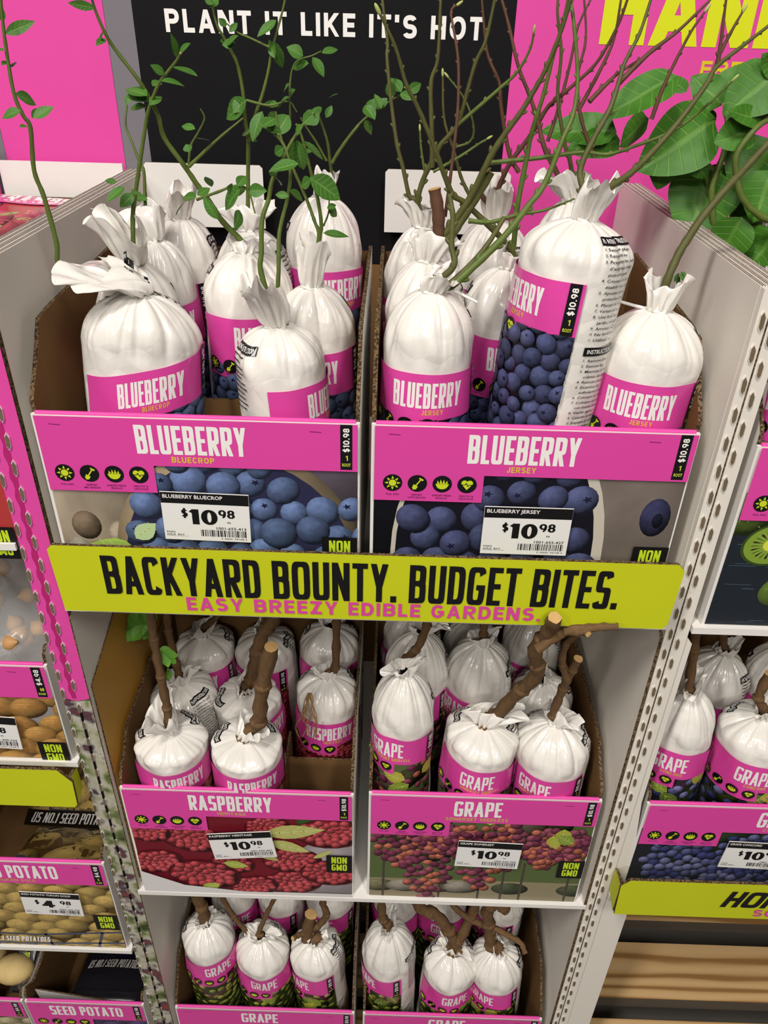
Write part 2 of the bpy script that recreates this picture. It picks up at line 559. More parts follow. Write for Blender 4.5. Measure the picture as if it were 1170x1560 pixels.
class Print:
    """flat print in metres, x to the right and y DOWN from the top left corner"""
    def __init__(s):
        s.it = []
        s.L = 1.0
        s.rect_clip = None

    def poly(s, pts, col, rnd=False, uvs=None, layer=None):
        if uvs is None:
            uvs = [(0, 0)] * len(pts)
        p = [(a[0], a[1], u[0], u[1]) for a, u in zip(pts, uvs)]
        if s.rect_clip:
            x0, y0, x1, y1 = s.rect_clip
            for ax, v, k in ((0, x0, False), (0, x1, True), (1, y0, False), (1, y1, True)):
                p = clip(p, ax, v, k)
                if len(p) < 3:
                    return
        c = col if isinstance(col, tuple) else lin(col)
        s.it.append((p, c, rnd, s.L if layer is None else layer))

    def up(s, d=1.0):
        s.L += d

    def rect(s, x0, y0, x1, y1, col):
        s.poly([(x0, y0), (x1, y0), (x1, y1), (x0, y1)], col)

    def ell(s, cx, cy, rx, ry, col, rot=0, rnd=True, n=18, dl=.12):
        s.L += dl
        cr, sr = math.cos(rot), math.sin(rot)
        pts, uvs = [], []
        for i in range(n):
            a = 2 * math.pi * i / n
            x, y = math.cos(a), math.sin(a)
            px, py = x * rx * cr - y * ry * sr, x * rx * sr + y * ry * cr
            pts.append((cx + px, cy + py))
            m = math.hypot(px, py)
            # picture light stays upper left whatever way the fruit lies
            uvs.append((px / m * .985, -py / m * .985))
        # fan of rings keeps the UV sphere even on long fruit
        s.poly(pts, col, rnd, uvs)

    def disc(s, cx, cy, r, col, n=20):
        s.poly([(cx + r * math.cos(2 * math.pi * i / n), cy + r * math.sin(2 * math.pi * i / n)) for i in range(n)], col)

    def line(s, x0, y0, x1, y1, w, col):
        d = math.hypot(x1 - x0, y1 - y0) or 1e-9
        nx, ny = -(y1 - y0) / d * w / 2, (x1 - x0) / d * w / 2
        s.poly([(x0 + nx, y0 + ny), (x1 + nx, y1 + ny), (x1 - nx, y1 - ny), (x0 - nx, y0 - ny)], col)

    def leafshape(s, x, y, ang, ln, wd, col, vein=None):
        s.L += .1
        ca, sa = math.cos(ang), math.sin(ang)
        up_ = [(t, math.sin(math.pi * t ** .8) * wd / 2) for t in (0, .12, .3, .5, .7, .86, 1)]
        pts = [(t * ln, h) for t, h in up_] + [(t * ln, -h) for t, h in reversed(up_[1:-1])]
        s.poly([(x + a * ca - b * sa, y + a * sa + b * ca) for a, b in pts], col)
        if vein:
            s.L += .05
            s.line(x, y, x + ln * .95 * ca, y + ln * .95 * sa, wd * .05, vein)
            for t in (.25, .45, .65):
                for sg in (-1, 1):
                    x1, y1 = ln * t, 0
                    x2, y2 = ln * (t + .18), sg * wd * .33 * math.sin(math.pi * t)
                    s.line(x + x1 * ca, y + x1 * sa, x + x2 * ca - y2 * sa, y + x2 * sa + y2 * ca, wd * .03, vein)

    def text(s, txt, x, y, h, width, t, col, th=None, n=2.2, gap=.45, ital=0, align='l', rot=0):
        """drawn lettering: y is the top of the capitals, width the set width of the whole line"""
        th = th or t
        g = t * gap
        fixed = sum(t for c in txt if c in "I.'") + g * (len(txt) - 1)
        rel = sum(G[c][0] for c in txt if c in G and c not in "I.'") + .42 * txt.count(' ')
        k = (width - fixed) / rel if rel else 0
        cx = 0
        cr, sr = math.cos(rot), math.sin(rot)

        def put(pts):
            q = []
            for (a, b) in pts:
                a2 = a + b * ital
                b2 = h - b
                q.append((x + a2 * cr - b2 * sr, y + a2 * sr + b2 * cr))
            s.poly(q, col)
        for c in txt:
            if c == ' ':
                cx += .42 * k + g
                continue
            wr, st = G[c]
            w = max(wr * k, t)
            X = lambda f: cx + t / 2 + f * (w - t)
            Yf = lambda f: th / 2 + f * (h - th)
            L0 = s.L
            for qi, q in enumerate(st):
                s.L = L0 + .16 * qi
                if q[0] == 'V':
                    a = X(q[1])
                    put([(a - t / 2, q[2] * h), (a + t / 2, q[2] * h), (a + t / 2, q[3] * h), (a - t / 2, q[3] * h)])
                elif q[0] == 'H':
                    b = Yf(q[1])
                    a0, a1 = cx + q[2] * w, cx + q[3] * w
                    put([(a0, b - th / 2), (a1, b - th / 2), (a1, b + th / 2), (a0, b + th / 2)])
                elif q[0] == 'D':
                    x0, y0, x1, y1 = q[1:]
                    hw = t * (.98 if abs(x1 - x0) * w < .6 * h else 1.2)
                    f = lambda v: cx + hw / 2 + v * (w - hw)
                    put([(f(x0) - hw / 2, y0 * h), (f(x0) + hw / 2, y0 * h), (f(x1) + hw / 2, y1 * h), (f(x1) - hw / 2, y1 * h)])
                else:
                    _, ax, ay, rx, ry, a0, a1 = q
                    if n > 4 and (a0, a1) == (-90, 90):
                        ax, rx = .3, ax + rx - .3
                    open_ = 40 if n < 3 else 24
                    so = 25 if n < 3 else 8
                    tr = {'c': open_, '-c': 360 - open_, 's': so, '-s': -180 + so}
                    a0, a1 = tr.get(a0, a0), tr.get(a1, a1)
                    ns = max(4, int(abs(a1 - a0) / (22 if h < .012 else 14)))
                    px, py = X(ax), Yf(ay)
                    RX, RY = rx * (w - t), ry * (h - th)
                    prev = None
                    for i in range(ns + 1):
                        u, v = sup(math.radians(a0 + (a1 - a0) * i / ns), n)
                        o = (px + u * (RX + t / 2), py + v * (RY + th / 2))
                        ii = (px + u * max(RX - t / 2, 0), py + v * max(RY - th / 2, 0))
                        if prev:
                            put([prev[0], o, ii, prev[1]])
                        prev = (o, ii)
            s.L = L0
            cx += w + g

    def small(s, txt, x, y, h, col, width=None, align='l', sx=1.0, rot=0):
        ps, w = bfont_polys(txt)
        k = h
        kx = (width / w) if width else h * sx
        ox = {'l': 0, 'c': -w * kx / 2, 'r': -w * kx}[align]
        cr, sr = math.cos(rot), math.sin(rot)
        for p in ps:
            s.poly([(x + (ox + a * kx) * cr - (h - b * k) * sr, y + (ox + a * kx) * sr + (h - b * k) * cr) for a, b in p], col)

    def barcode(s, x0, y0, x1, y1, rnd):
        x = x0
        while x < x1 - .0006:
            w = rnd.choice((.0005, .0005, .0009, .0014))
            s.rect(x, y0, min(x + w, x1), y1, BLACK)
            x += w + rnd.choice((.0005, .0008, .0012))

    def build(s, name, mapper, parent, strip=None, mats=None, loc=None):
        vs, fs, cs, us, mi = [], [], [], [], []
        for p, c, rnd, L in s.it:
            if rnd:
                # fan from the centre with a mid ring: keeps the picture round when it is bent round the bag
                x = sum(q[0] for q in p) / len(p)
                y = sum(q[1] for q in p) / len(p)
                u = sum(q[2] for q in p) / len(p)
                v = sum(q[3] for q in p) / len(p)
                tris = [[(x, y, u, v), p[i], p[(i + 1) % len(p)]] for i in range(len(p))]
            else:
                tris = [p]
            for q in tris:
                if strip:
                    x0, x1 = min(a[0] for a in q), max(a[0] for a in q)
                    y0, y1 = min(a[1] for a in q), max(a[1] for a in q)
                    k0, k1 = math.floor(x0 / strip), math.floor(x1 / strip)
                    parts = []
                    for k in range(k0, k1 + 1):
                        r = q
                        if k > k0:
                            r = clip(r, 0, k * strip, False)
                        if k < k1 and len(r) >= 3:
                            r = clip(r, 0, (k + 1) * strip, True)
                        if len(r) >= 3:
                            parts.append(r)
                    if y1 - y0 > 3 * strip:
                        pp = []
                        st = 2 * strip
                        for r in parts:
                            j0, j1 = math.floor(min(a[1] for a in r) / st), math.floor(max(a[1] for a in r) / st)
                            for j in range(j0, j1 + 1):
                                z = r
                                if j > j0:
                                    z = clip(z, 1, j * st, False)
                                if j < j1 and len(z) >= 3:
                                    z = clip(z, 1, (j + 1) * st, True)
                                if len(z) >= 3:
                                    pp.append(z)
                        parts = pp
                else:
                    parts = [q]
                for r in parts:
                    b = len(vs)
                    for a in r:
                        vs.append((a[0], a[1], L))
                        us.append((a[2], a[3]))
                        cs.append(c)
                    fs.append(tuple(range(b + len(r) - 1, b - 1, -1)))
                    mi.append(1 if rnd else 0)
        A = np.array(vs)
        Q = mapper(A[:, 0], A[:, 1], A[:, 2])
        me = bpy.data.meshes.new(name)
        me.from_pydata([tuple(q) for q in Q], [], fs)
        me.polygons.foreach_set('material_index', mi)
        li = np.empty(len(me.loops), dtype=np.int32)
        me.loops.foreach_get('vertex_index', li)
        ul = me.uv_layers.new(name='UVMap')
        ul.data.foreach_set('uv', np.array(us, dtype=np.float32)[li].ravel())
        ca = me.color_attributes.new('Col', 'FLOAT_COLOR', 'CORNER')
        ca.data.foreach_set('color', np.hstack([np.array(cs), np.ones((len(cs), 1))]).astype(np.float32)[li].ravel())
        me.update()
        return link(name, me, mats or [M['flat'], M['round']], parent, loc)


LAY = .00012


def flatmap(o, ex=(1, 0, 0), ey=(0, 0, -1)):
    """print on a flat face: o its top left corner, ex across, ey down"""
    o, ex, ey = np.array(o, float), np.array(ex, float), np.array(ey, float)
    n = np.cross(ey, ex)
    n /= np.linalg.norm(n)
    return lambda x, y, L: o + np.outer(x, ex) + np.outer(y, ey) + np.outer(L * LAY, n)


# ---- icons (sun, shovel, bowl, heart) -------------------------------------------------
def icon(p, kind, cx, cy, r):
    p.L = 22
    p.disc(cx, cy, r, BLACK)
    p.L = 23
    if kind == 'sun':
        p.disc(cx, cy, r * .38, LIME, 14)
        for i in range(8):
            a = math.pi / 4 * i
            c, s_ = math.cos(a), math.sin(a)
            p.poly([(cx + (.48 * c - .13 * s_) * r, cy + (.48 * s_ + .13 * c) * r), (cx + .82 * c * r, cy + .82 * s_ * r),
                    (cx + (.48 * c + .13 * s_) * r, cy + (.48 * s_ - .13 * c) * r)], LIME)
    elif kind == 'shovel':
        p.line(cx + .38 * r, cy - .5 * r, cx - .18 * r, cy + .3 * r, .12 * r, LIME)
        p.L += .2
        p.line(cx + .18 * r, cy - .62 * r, cx + .6 * r, cy - .38 * r, .14 * r, LIME)
        p.L += .2
        p.line(cx + .2 * r, cy - .62 * r, cx + .34 * r, cy - .42 * r, .1 * r, LIME)
        p.L += .2
        p.line(cx + .58 * r, cy - .38 * r, cx + .4 * r, cy - .36 * r, .1 * r, LIME)
        p.L += .2
        p.poly([(cx - .35 * r, cy + .1 * r), (cx + .06 * r, cy + .36 * r), (cx - .12 * r, cy + .68 * r), (cx - .42 * r, cy + .72 * r), (cx - .52 * r, cy + .46 * r)], LIME)
    elif kind == 'bowl':
        p.poly([(cx + .62 * r * math.cos(a), cy + .05 * r + .55 * r * math.sin(a)) for a in [math.pi * i / 10 for i in range(11)]], LIME)
        p.L += .2
        p.rect(cx - .66 * r, cy - .02 * r, cx + .66 * r, cy + .12 * r, LIME)
        p.L = 23.4
        for k in (-.42, -.14, .14, .42):
            p.poly([(cx + (k - .13) * r, cy - .06 * r), (cx + (k + .13) * r, cy - .06 * r), (cx + k * 1.15 * r, cy - (.62 - abs(k) * .5) * r)], LIME)
    else:
        for sg in (-1, 1):
            p.L += .2
            p.disc(cx + sg * .27 * r, cy - .2 * r, .32 * r, LIME, 12)
        p.L += .2
        p.poly([(cx - .56 * r, cy - .08 * r), (cx + .56 * r, cy - .08 * r), (cx, cy + .6 * r)], LIME)
        p.L = 24
        for a, b in (((-.55, .0), (-.2, 0)), ((-.2, 0), (-.08, -.22)), ((-.08, -.22), (.08, .2)), ((.08, .2), (.2, 0)), ((.2, 0), (.55, 0))):
            p.L += .15
            p.line(cx + a[0] * r, cy + a[1] * r, cx + b[0] * r, cy + b[1] * r, .09 * r, BLACK)


# ---- printed fruit pictures ------------------------------------------------------------
def vary(rnd, h, a=.18):
    c = lin(h)
    k = 1 + rnd.uniform(-a, a)
    return tuple(max(0, min(1, x * k + rnd.uniform(-.004, .004))) for x in c)


def bg(p, x0, y0, x1, y1, cols, rnd, n=14, horiz=False):
    """soft out-of-focus backdrop of a printed picture"""
    p.L = 1.5
    p.rect(x0, y0, x1, y1, cols[0])
    p.rect_clip = (x0, y0, x1, y1)
    for i in range(n):
        p.ell(rnd.uniform(x0, x1), rnd.uniform(y0, y1), rnd.uniform(.1, .25) * (x1 - x0), rnd.uniform(.1, .3) * (y1 - y0), vary(rnd, rnd.choice(cols)), rnd=True, n=14, dl=.03)


def pic_blueberry(p, x0, y0, x1, y1, rnd, size, style):
    dark = style == 'jersey'
    p.L = 1.5
    p.rect_clip = (x0, y0, x1, y1)
    w, h = x1 - x0, y1 - y0
    p.rect(x0, y0, x1, y1, '#0D0D16' if dark else '#25233A')
    big = w > .2
    if big:
        if dark:
            p.ell(x0 + .9 * w, y0 + .5 * h, .3 * w, 1.1 * h, '#8D8178', dl=.05)
            p.ell(x0 + .93 * w, y0 + .25 * h, .05 * w, .13 * h, '#4B4D78', dl=.05)
            p.ell(x0 + .94 * w, y0 + .27 * h, .018 * w, .05 * h, '#22253C', dl=.05)
            p.ell(x0 + .42 * w, y0 + .55 * h, .36 * w, 1.0 * h, '#C4BDB0', dl=.05, rnd=False, n=40)
            p.ell(x0 + .41 * w, y0 + .55 * h, .335 * w, .95 * h, '#14131F', dl=.05, rnd=False, n=40)
        else:
            p.ell(x0 + .95 * w, y0 + .1 * h, .3 * w, .5 * h, '#6F6472', dl=.05)
            p.ell(x0 + .1 * w, y0 + .6 * h, .22 * w, .7 * h, '#C9B8A2', dl=.05)
            p.ell(x0 + .09 * w, y0 + .42 * h, .05 * w, .1 * h, '#A8927C', dl=.05)
            p.ell(x0 + .2 * w, y0 + .5 * h, .04 * w, .12 * h, '#DCCBB4', dl=.05)
            p.ell(x0 + .17 * w, y0 + .72 * h, .05 * w, .1 * h, '#9C8A78', dl=.05)
            p.ell(x0 + .05 * w, y0 + .8 * h, .06 * w, .3 * h, '#E6DDCE', dl=.05)
            p.ell(x0 + .6 * w, y0 + .62 * h, .42 * w, .75 * h, '#CDB694', dl=.05, n=36)
            p.ell(x0 + .6 * w, y0 + .66 * h, .39 * w, .72 * h, '#2A2A48', dl=.05, rnd=False, n=36)
    base = '#646C9C' if dark else '#7F98CE'
    pts = []
    sx, sy = size * 1.55, size * 1.45
    j = 0
    yy = y0 - size * .3
    while yy < y1 + size:
        xx = x0 - size + (sx / 2 if j % 2 else 0)
        while xx < x1 + size:
            pts.append((xx + rnd.uniform(-.25, .25) * size, yy + rnd.uniform(-.25, .25) * size))
            xx += sx
        yy += sy
        j += 1
    if big and dark:
        pts = [q for q in pts if ((q[0] - x0 - .41 * w) / (.33 * w)) ** 2 + ((q[1] - y0 - .55 * h) / (.95 * h)) ** 2 < .85]
    if big and not dark:
        pts = [q for q in pts if q[0] > x0 + .24 * w and not (q[0] > x0 + .8 * w and q[1] < y0 + .25 * h)]
    rnd.shuffle(pts)
    for (a, b) in pts:
        r = size * rnd.uniform(.72, 1.05)
        p.ell(a, b, r, r * rnd.uniform(.86, 1), vary(rnd, base, .3), rot=rnd.uniform(0, 3))
        if rnd.random() < .5:
            q = rnd.uniform(0, 6.28)
            ex, ey = a + math.cos(q) * r * .35, b + math.sin(q) * r * .35
            p.L += .06
            k = [(ex + r * (.34 if i % 2 else .15) * math.cos(math.pi * i / 5 + q), ey + r * .8 * (.34 if i % 2 else .15) * math.sin(math.pi * i / 5 + q)) for i in range(10)]
            for i in range(0, 10, 2):
                p.poly([(ex, ey), k[i], k[i + 1], k[(i + 2) % 10]], '#1C1E38')
    if big and not dark:
        for (a, b, an, ln, wd, c) in ((.12, .82, -.5, .05, .026, '#8FB24A'), (.25, .62, 3.4, .05, .03, '#A3C25C'), (.13, .95, -.2, .07, .03, '#6E9640'), (.3, .97, 3.5, .06, .03, '#89AE46'), (.25, .5, -.7, .03, .02, '#B9CFA0')):
            p.leafshape(x0 + a * w, y0 + b * h, an, ln, wd, c, '#BCD489')
    p.rect_clip = None


def pic_raspberry(p, x0, y0, x1, y1, rnd, size, style):
    w, h = x1 - x0, y1 - y0
    p.L = 1.5
    p.rect_clip = (x0, y0, x1, y1)
    p.rect(x0, y0, x1, y1, '#6E1524')
    if w > .2:
        p.ell(x0 + .95 * w, y0, .2 * w, .5 * h, '#5F8A3C', dl=.05)
        p.ell(x0 + .95 * w, y0 + .8 * h, .25 * w, .6 * h, '#C9BFC4', dl=.05)
        p.poly([(x0, y0 + .72 * h), (x0 + .2 * w, y0 + .9 * h), (x0 + .5 * w, y0 + .97 * h), (x0 + w, y0 + .96 * h), (x0 + w, y1), (x0, y1)], '#D9D6D6', layer=40)
        L = [(.06, .22, .9), (.27, .3, 1.15), (.08, .62, 1.0), (.3, .78, 1.3), (.5, .35, 1.1), (.53, .92, .9), (.72, .55, 1.05), (.72, .85, 1.1), (.9, .7, 1.1), (.9, .18, 1.2), (.62, .12, .8), (.44, .62, .8)]
        L = [(x0 + a * w, y0 + b * h, size * k) for a, b, k in L]
    else:
        L = []
        yy = y0
        while yy < y1 + size:
            xx = x0
            while xx < x1 + size:
                L.append((xx + rnd.uniform(-.3, .3) * size, yy + rnd.uniform(-.3, .3) * size, size * rnd.uniform(.8, 1.1)))
                xx += size * 1.9
            yy += size * 1.3
    if w > .2:
        rnd.shuffle(L)
    for (a, b, r) in L:
        an = rnd.uniform(-.3, .3)
        p.ell(a, b, r * 1.36, r * .9, '#4A0C18', rot=an, rnd=False)
        p.ell(a, b, r * 1.25, r * .8, '#B02A3C', rot=an)
        n = 34 if w > .2 else 14
        for i in range(n):
            t = (i + .5) / n
            q = i * 2.39996
            rr_ = math.sqrt(t)
            dx, dy = rr_ * 1.15 * r * math.cos(q), rr_ * .72 * r * math.sin(q)
            p.ell(a + dx * math.cos(an) - dy * math.sin(an), b + dx * math.sin(an) + dy * math.cos(an), r * (.2 if w > .2 else .3), r * (.18 if w > .2 else .26), vary(rnd, '#FF6670', .2), n=9, dl=.02)
    p.L += .5
    if w > .2:
        for (a, b, an, ln, wd) in ((.6, .2, -.15, .085, .03), (.62, .3, .35, .06, .022), (.55, .42, .6, .04, .016), (.4, .6, .2, .035, .018), (.28, .98, -.5, .03, .02), (.82, .5, -.6, .035, .01)):
            p.leafshape(x0 + a * w, y0 + b * h, an, ln, wd, rnd.choice(('#A3B04A', '#8EA342', '#B4B46A')), '#CBD28A')
    else:
        for i in range(3):
            p.leafshape(x0 + rnd.uniform(.3, .7) * w, y0 + rnd.uniform(.2, .8) * h, rnd.uniform(0, 6), .035, .014, '#8EA342', '#CBD28A')
    p.rect_clip = None


def pic_grape(p, x0, y0, x1, y1, rnd, size, style):
    w, h = x1 - x0, y1 - y0
    pal = {'red': ('#55643A', '#C0627C', '#F08A70', '#9C466A', '#8A7A66'), 'white': ('#34401E', '#C6D25A', '#DEE27C', '#9CAC44', '#55602E'),
           'blue': ('#22242C', '#7278B2', '#9094CC', '#525A9A', '#3E4A33')}[style]
    p.L = 1.5
    p.rect_clip = (x0, y0, x1, y1)
    p.rect(x0, y0, x1, y1, pal[0])
    for i in range(12):
        p.ell(x0 + rnd.random() * w, y0 + rnd.random() * h * .4, .1 * w, .12 * h, vary(rnd, rnd.choice(('#4A5A2A', '#2E3620', pal[4]))), dl=.03)
    if style == 'red' and w > .2:
        p.rect(x0, y0 + .75 * h, x1, y1, '#8D8468')
        for i in range(9):
            p.ell(x0 + rnd.random() * w, y0 + .85 * h, .09 * w, .08 * h, vary(rnd, rnd.choice(('#A39C78', '#6F7A5A', '#B7AFA0'))), dl=.03)
        for a in (.06, .33, .52, .63, .72, .94):
            p.rect(x0 + a * w, y0 + .5 * h, x0 + (a + .012) * w, y1, '#4A4138')
    if w > .2:
        cl = [(.14, .28, .14, .32), (.27, .62, .12, .4), (.3, .2, .12, .2), (.52, .45, .12, .42), (.62, .3, .1, .3), (.42, .25, .1, .2), (.8, .3, .1, .25), (.92, .28, .09, .22)] if style == 'red' else \
             [(.2, .5, .16, .4), (.5, .4, .17, .35), (.45, .8, .14, .22), (.75, .6, .18, .4), (.95, .4, .12, .4), (.1, .1, .06, .12)]
    else:
        cl = [(.3, .45, .42, .5), (.75, .5, .4, .5)]
    for (a, b, rx, ry) in cl:
        n = int(38 * (rx * w * ry * h) / (size * size * 14)) + 8
        n = min(n, 46)
        L = []
        for i in range(n):
            q = i * 2.39996
            t = math.sqrt((i + .5) / n)
            yy = math.sin(q) * t
            L.append((x0 + (a + math.cos(q) * t * rx * (1.0 - .35 * max(0, yy))) * w, y0 + (b + yy * ry) * h))
        rnd.shuffle(L)
        for (xx, yy) in L:
            p.ell(xx, yy, size * rnd.uniform(.85, 1.1), size * rnd.uniform(.8, 1), vary(rnd, rnd.choice(pal[1:4]), .2), n=14, dl=.05)
    for i in range(5 if w > .2 else 3):
        p.leafshape(x0 + rnd.uniform(.5, 1) * w, y0 + rnd.uniform(0, .25) * h, rnd.uniform(0, 6.2), .03, .022, rnd.choice(('#7F9638', '#A8A83E', '#5C7030')), '#B9C26A')
    p.rect_clip = None


def pic_kiwi(p, x0, y0, x1, y1, rnd, size, style):
    w, h = x1 - x0, y1 - y0
    p.L = 1.5
    p.rect_clip = (x0, y0, x1, y1)
    p.rect(x0, y0, x1, y1, '#20262E')
    for i in range(60):
        yy = y0 + rnd.random() * h
        xx = x0 + rnd.random() * w
        p.L += .01
        p.rect(xx, yy, xx + rnd.uniform(.01, .05), yy + .0006, vary(rnd, '#4F6778', .4))
    for (a, b, rx, ry, q) in ((.03, .12, .03, .03, .3), (.3, .02, .045, .03, .2), (.5, .3, .045, .032, -.5), (.26, .68, .036, .024, -.45), (.7, .7, .045, .03, .4), (.85, .2, .04, .03, 1)):
        p.ell(x0 + a * w, y0 + b * h, rx, ry, vary(rnd, '#86A64C', .15), rot=q, n=26)
        for k in range(26):
            t, z = rnd.random() ** .5 * .8, rnd.random() * 6.28
            p.L += .005
            p.ell(x0 + a * w + t * rx * math.cos(z), y0 + b * h + t * ry * math.sin(z), .0009, .0007, '#8FA85A', n=6, dl=.005, rnd=False)
    for (a, b) in ((.14, .36), (.62, .5)):
        cx, cy = x0 + a * w, y0 + b * h
        rx, ry, q = .032, .026, -.35
        p.ell(cx, cy, rx, ry, '#35491F', rot=q, n=30, rnd=False)
        p.ell(cx, cy, rx * .9, ry * .9, '#7E9A36', rot=q, n=30, rnd=False)
        cq, sq_ = math.cos(q), math.sin(q)

        def E(t, z):
            u, v = t * rx * math.cos(z), t * ry * math.sin(z)
            return (cx + u * cq - v * sq_, cy + u * sq_ + v * cq)
        for k in range(22):
            z = k * 6.283 / 22
            p.L += .01
            p.poly([E(.34, z), E(.62, z - .07), E(.7, z), E(.62, z + .07)], '#2A2418' if k % 2 else '#5C7426')
            p.poly([E(.2, z + .14 - .03), E(.85, z + .14), E(.2, z + .14 + .03)], '#B9C45A')
        p.ell(cx, cy, rx * .3, ry * .3, '#D6D84E', rot=q, n=16, rnd=False)
    p.rect_clip = None


def pic_tuber(p, x0, y0, x1, y1, rnd, size, style):
    w, h = x1 - x0, y1 - y0
    base, bgc = {'potato': ('#F2CE7A', '#5A4020'), 'onion': ('#F4BA6A', '#8F8A88'), 'purple': ('#6A5690', '#A79AA6'), 'white': ('#F0E6B8', '#5E554A')}[style]
    p.L = 1.5
    p.rect_clip = (x0, y0, x1, y1)
    p.rect(x0, y0, x1, y1, bgc)
    pts = []
    yy = y0
    j = 0
    while yy < y1 + size:
        xx = x0 + (size if j % 2 else 0)
        while xx < x1 + size:
            pts.append((xx + rnd.uniform(-.3, .3) * size, yy + rnd.uniform(-.2, .2) * size))
            xx += size * 1.9
        yy += size * 1.05
        j += 1
    for a, b in pts:
        q = rnd.uniform(-.5, .3)
        r = size * rnd.uniform(.85, 1.15)
        p.ell(a, b, r * 1.15, r * .8, vary(rnd, base, .15), rot=q, n=22)
        if style in ('potato', 'white'):
            for k in range(7):
                t, z = rnd.random() ** .5 * .75, rnd.random() * 6.28
                p.ell(a + t * r * math.cos(z), b + t * r * .7 * math.sin(z), .0012, .0008, '#8E6E34', n=6, dl=.005, rnd=False)
        if style == 'onion':
            for k in (-.4, -.15, .1, .35):
                p.L += .01
                p.line(a - r * .9 * math.cos(q), b + k * r - r * .9 * math.sin(q) * .2, a + r * .9 * math.cos(q), b + k * r * .4 + r * .9 * math.sin(q), .0006, '#A8662C')
    if style == 'potato' and w > .1:
        p.L += .3
        for (u0, v0, u1, v1) in ((0, .62, .2, .8), (.2, .8, .55, .82), (.55, .82, 1, .74), (.08, .66, .06, 1), (.3, .8, .34, 1), (.6, .8, .62, 1), (.9, .75, .86, 1), (0, .95, .5, .97), (.5, .97, 1, .92)):
            p.line(x0 + u0 * w, y0 + v0 * h, x0 + u1 * w, y0 + v1 * h, .0045, '#4A5266')
    p.rect_clip = None


def pic_strawberry(p, x0, y0, x1, y1, rnd, size, style):
    w, h = x1 - x0, y1 - y0
    p.L = 1.5
    p.rect_clip = (x0, y0, x1, y1)
    p.rect(x0, y0, x1, y1, '#B03A3A')
    for i in range(16):
        a, b = x0 + rnd.random() * w, y0 + rnd.random() * h
        p.ell(a, b, size * 1.2, size, vary(rnd, '#F27078', .2), rot=rnd.random() * 3, n=18)
        p.leafshape(a, b - size * .5, rnd.uniform(0, 6.2), size * 1.1, size * .5, '#93A356', '#C9CF9A')
    p.rect_clip = None


PICS = dict(bluecrop=(pic_blueberry, 'crop'), jersey=(pic_blueberry, 'jersey'), heritage=(pic_raspberry, ''), somerset=(pic_grape, 'red'),
            whitegrape=(pic_grape, 'white'), concord=(pic_grape, 'blue'), kiwi=(pic_kiwi, ''), onion=(pic_tuber, 'onion'), yukon=(pic_tuber, 'potato'),
            purple=(pic_tuber, 'purple'), white=(pic_tuber, 'white'), strawberry=(pic_strawberry, ''))
# species: big word, its set width on tray card / on bag, variety line, width on card / bag
WORDS = dict(bluecrop=('BLUEBERRY', .105, .064, 'BLUECROP', .041, .026), jersey=('BLUEBERRY', .105, .064, 'JERSEY', .028, .020),
             heritage=('RASPBERRY', .110, .066, 'HERITAGE', .038, .026), somerset=('GRAPE', .063, .043, 'SOMERSET SEEDLESS', .083, .050),
             whitegrape=('GRAPE', .063, .043, '', .028, .022), concord=('GRAPE', .063, .043, 'CONCORD', .040, .026),
             kiwi=('HARDY KIWI', .125, .072, '', .03, .02), onion=('ONION', .07, .05, '', .03, .02), yukon=('SEED POTATO', .125, .07, 'YUKON GOLD', .055, .03),
             purple=('SEED POTATO', .125, .07, '', .03, .02), white=('SEED POTATO', .125, .07, '', .03, .02), strawberry=('STRAWBERRY', .13, .08, '', .03, .02))
TIPS = dict(bluecrop='MID SEASON', jersey='LATE SEASON')


def nongmo(p, x0, y0, x1, y1):
    p.L = 21
    p.rect(x0, y0, x1, y1, BLACK)
    p.L = 22
    w, h = x1 - x0, y1 - y0
    p.text('NON', x0 + .2 * w, y0 + .1 * h, .36 * h, .6 * w, .062 * w, '#C3DC2C', th=.06 * w, n=5, gap=.5)
    p.text('GMO', x0 + .2 * w, y0 + .52 * h, .36 * h, .6 * w, .062 * w, '#C3DC2C', th=.06 * w, n=5, gap=.5)


def price_strip(p, x0, y0, x1, y1, price='$10.98', n='1', unit='ROOT'):
    """black strip with the price set sideways, reading upwards"""
    p.L = 21
    p.rect(x0, y0, x1, y1, BLACK)
    p.L = 22
    w, h = x1 - x0, y1 - y0
    p.text(price, x0 + .24 * w, y0 + .60 * h, .52 * w, .52 * h, .105 * w, WHITE, n=2.2, gap=.8, rot=-math.pi / 2)
    p.text(n, x0 + .42 * w, y0 + .68 * h, .11 * h, .2 * w if len(n) == 1 else .4 * w, .07 * w, '#D7E04A', n=2.2)
    p.small(unit, x0 + .5 * w, y0 + .85 * h, .07 * h, '#D7E04A', width=.72 * w, align='c')


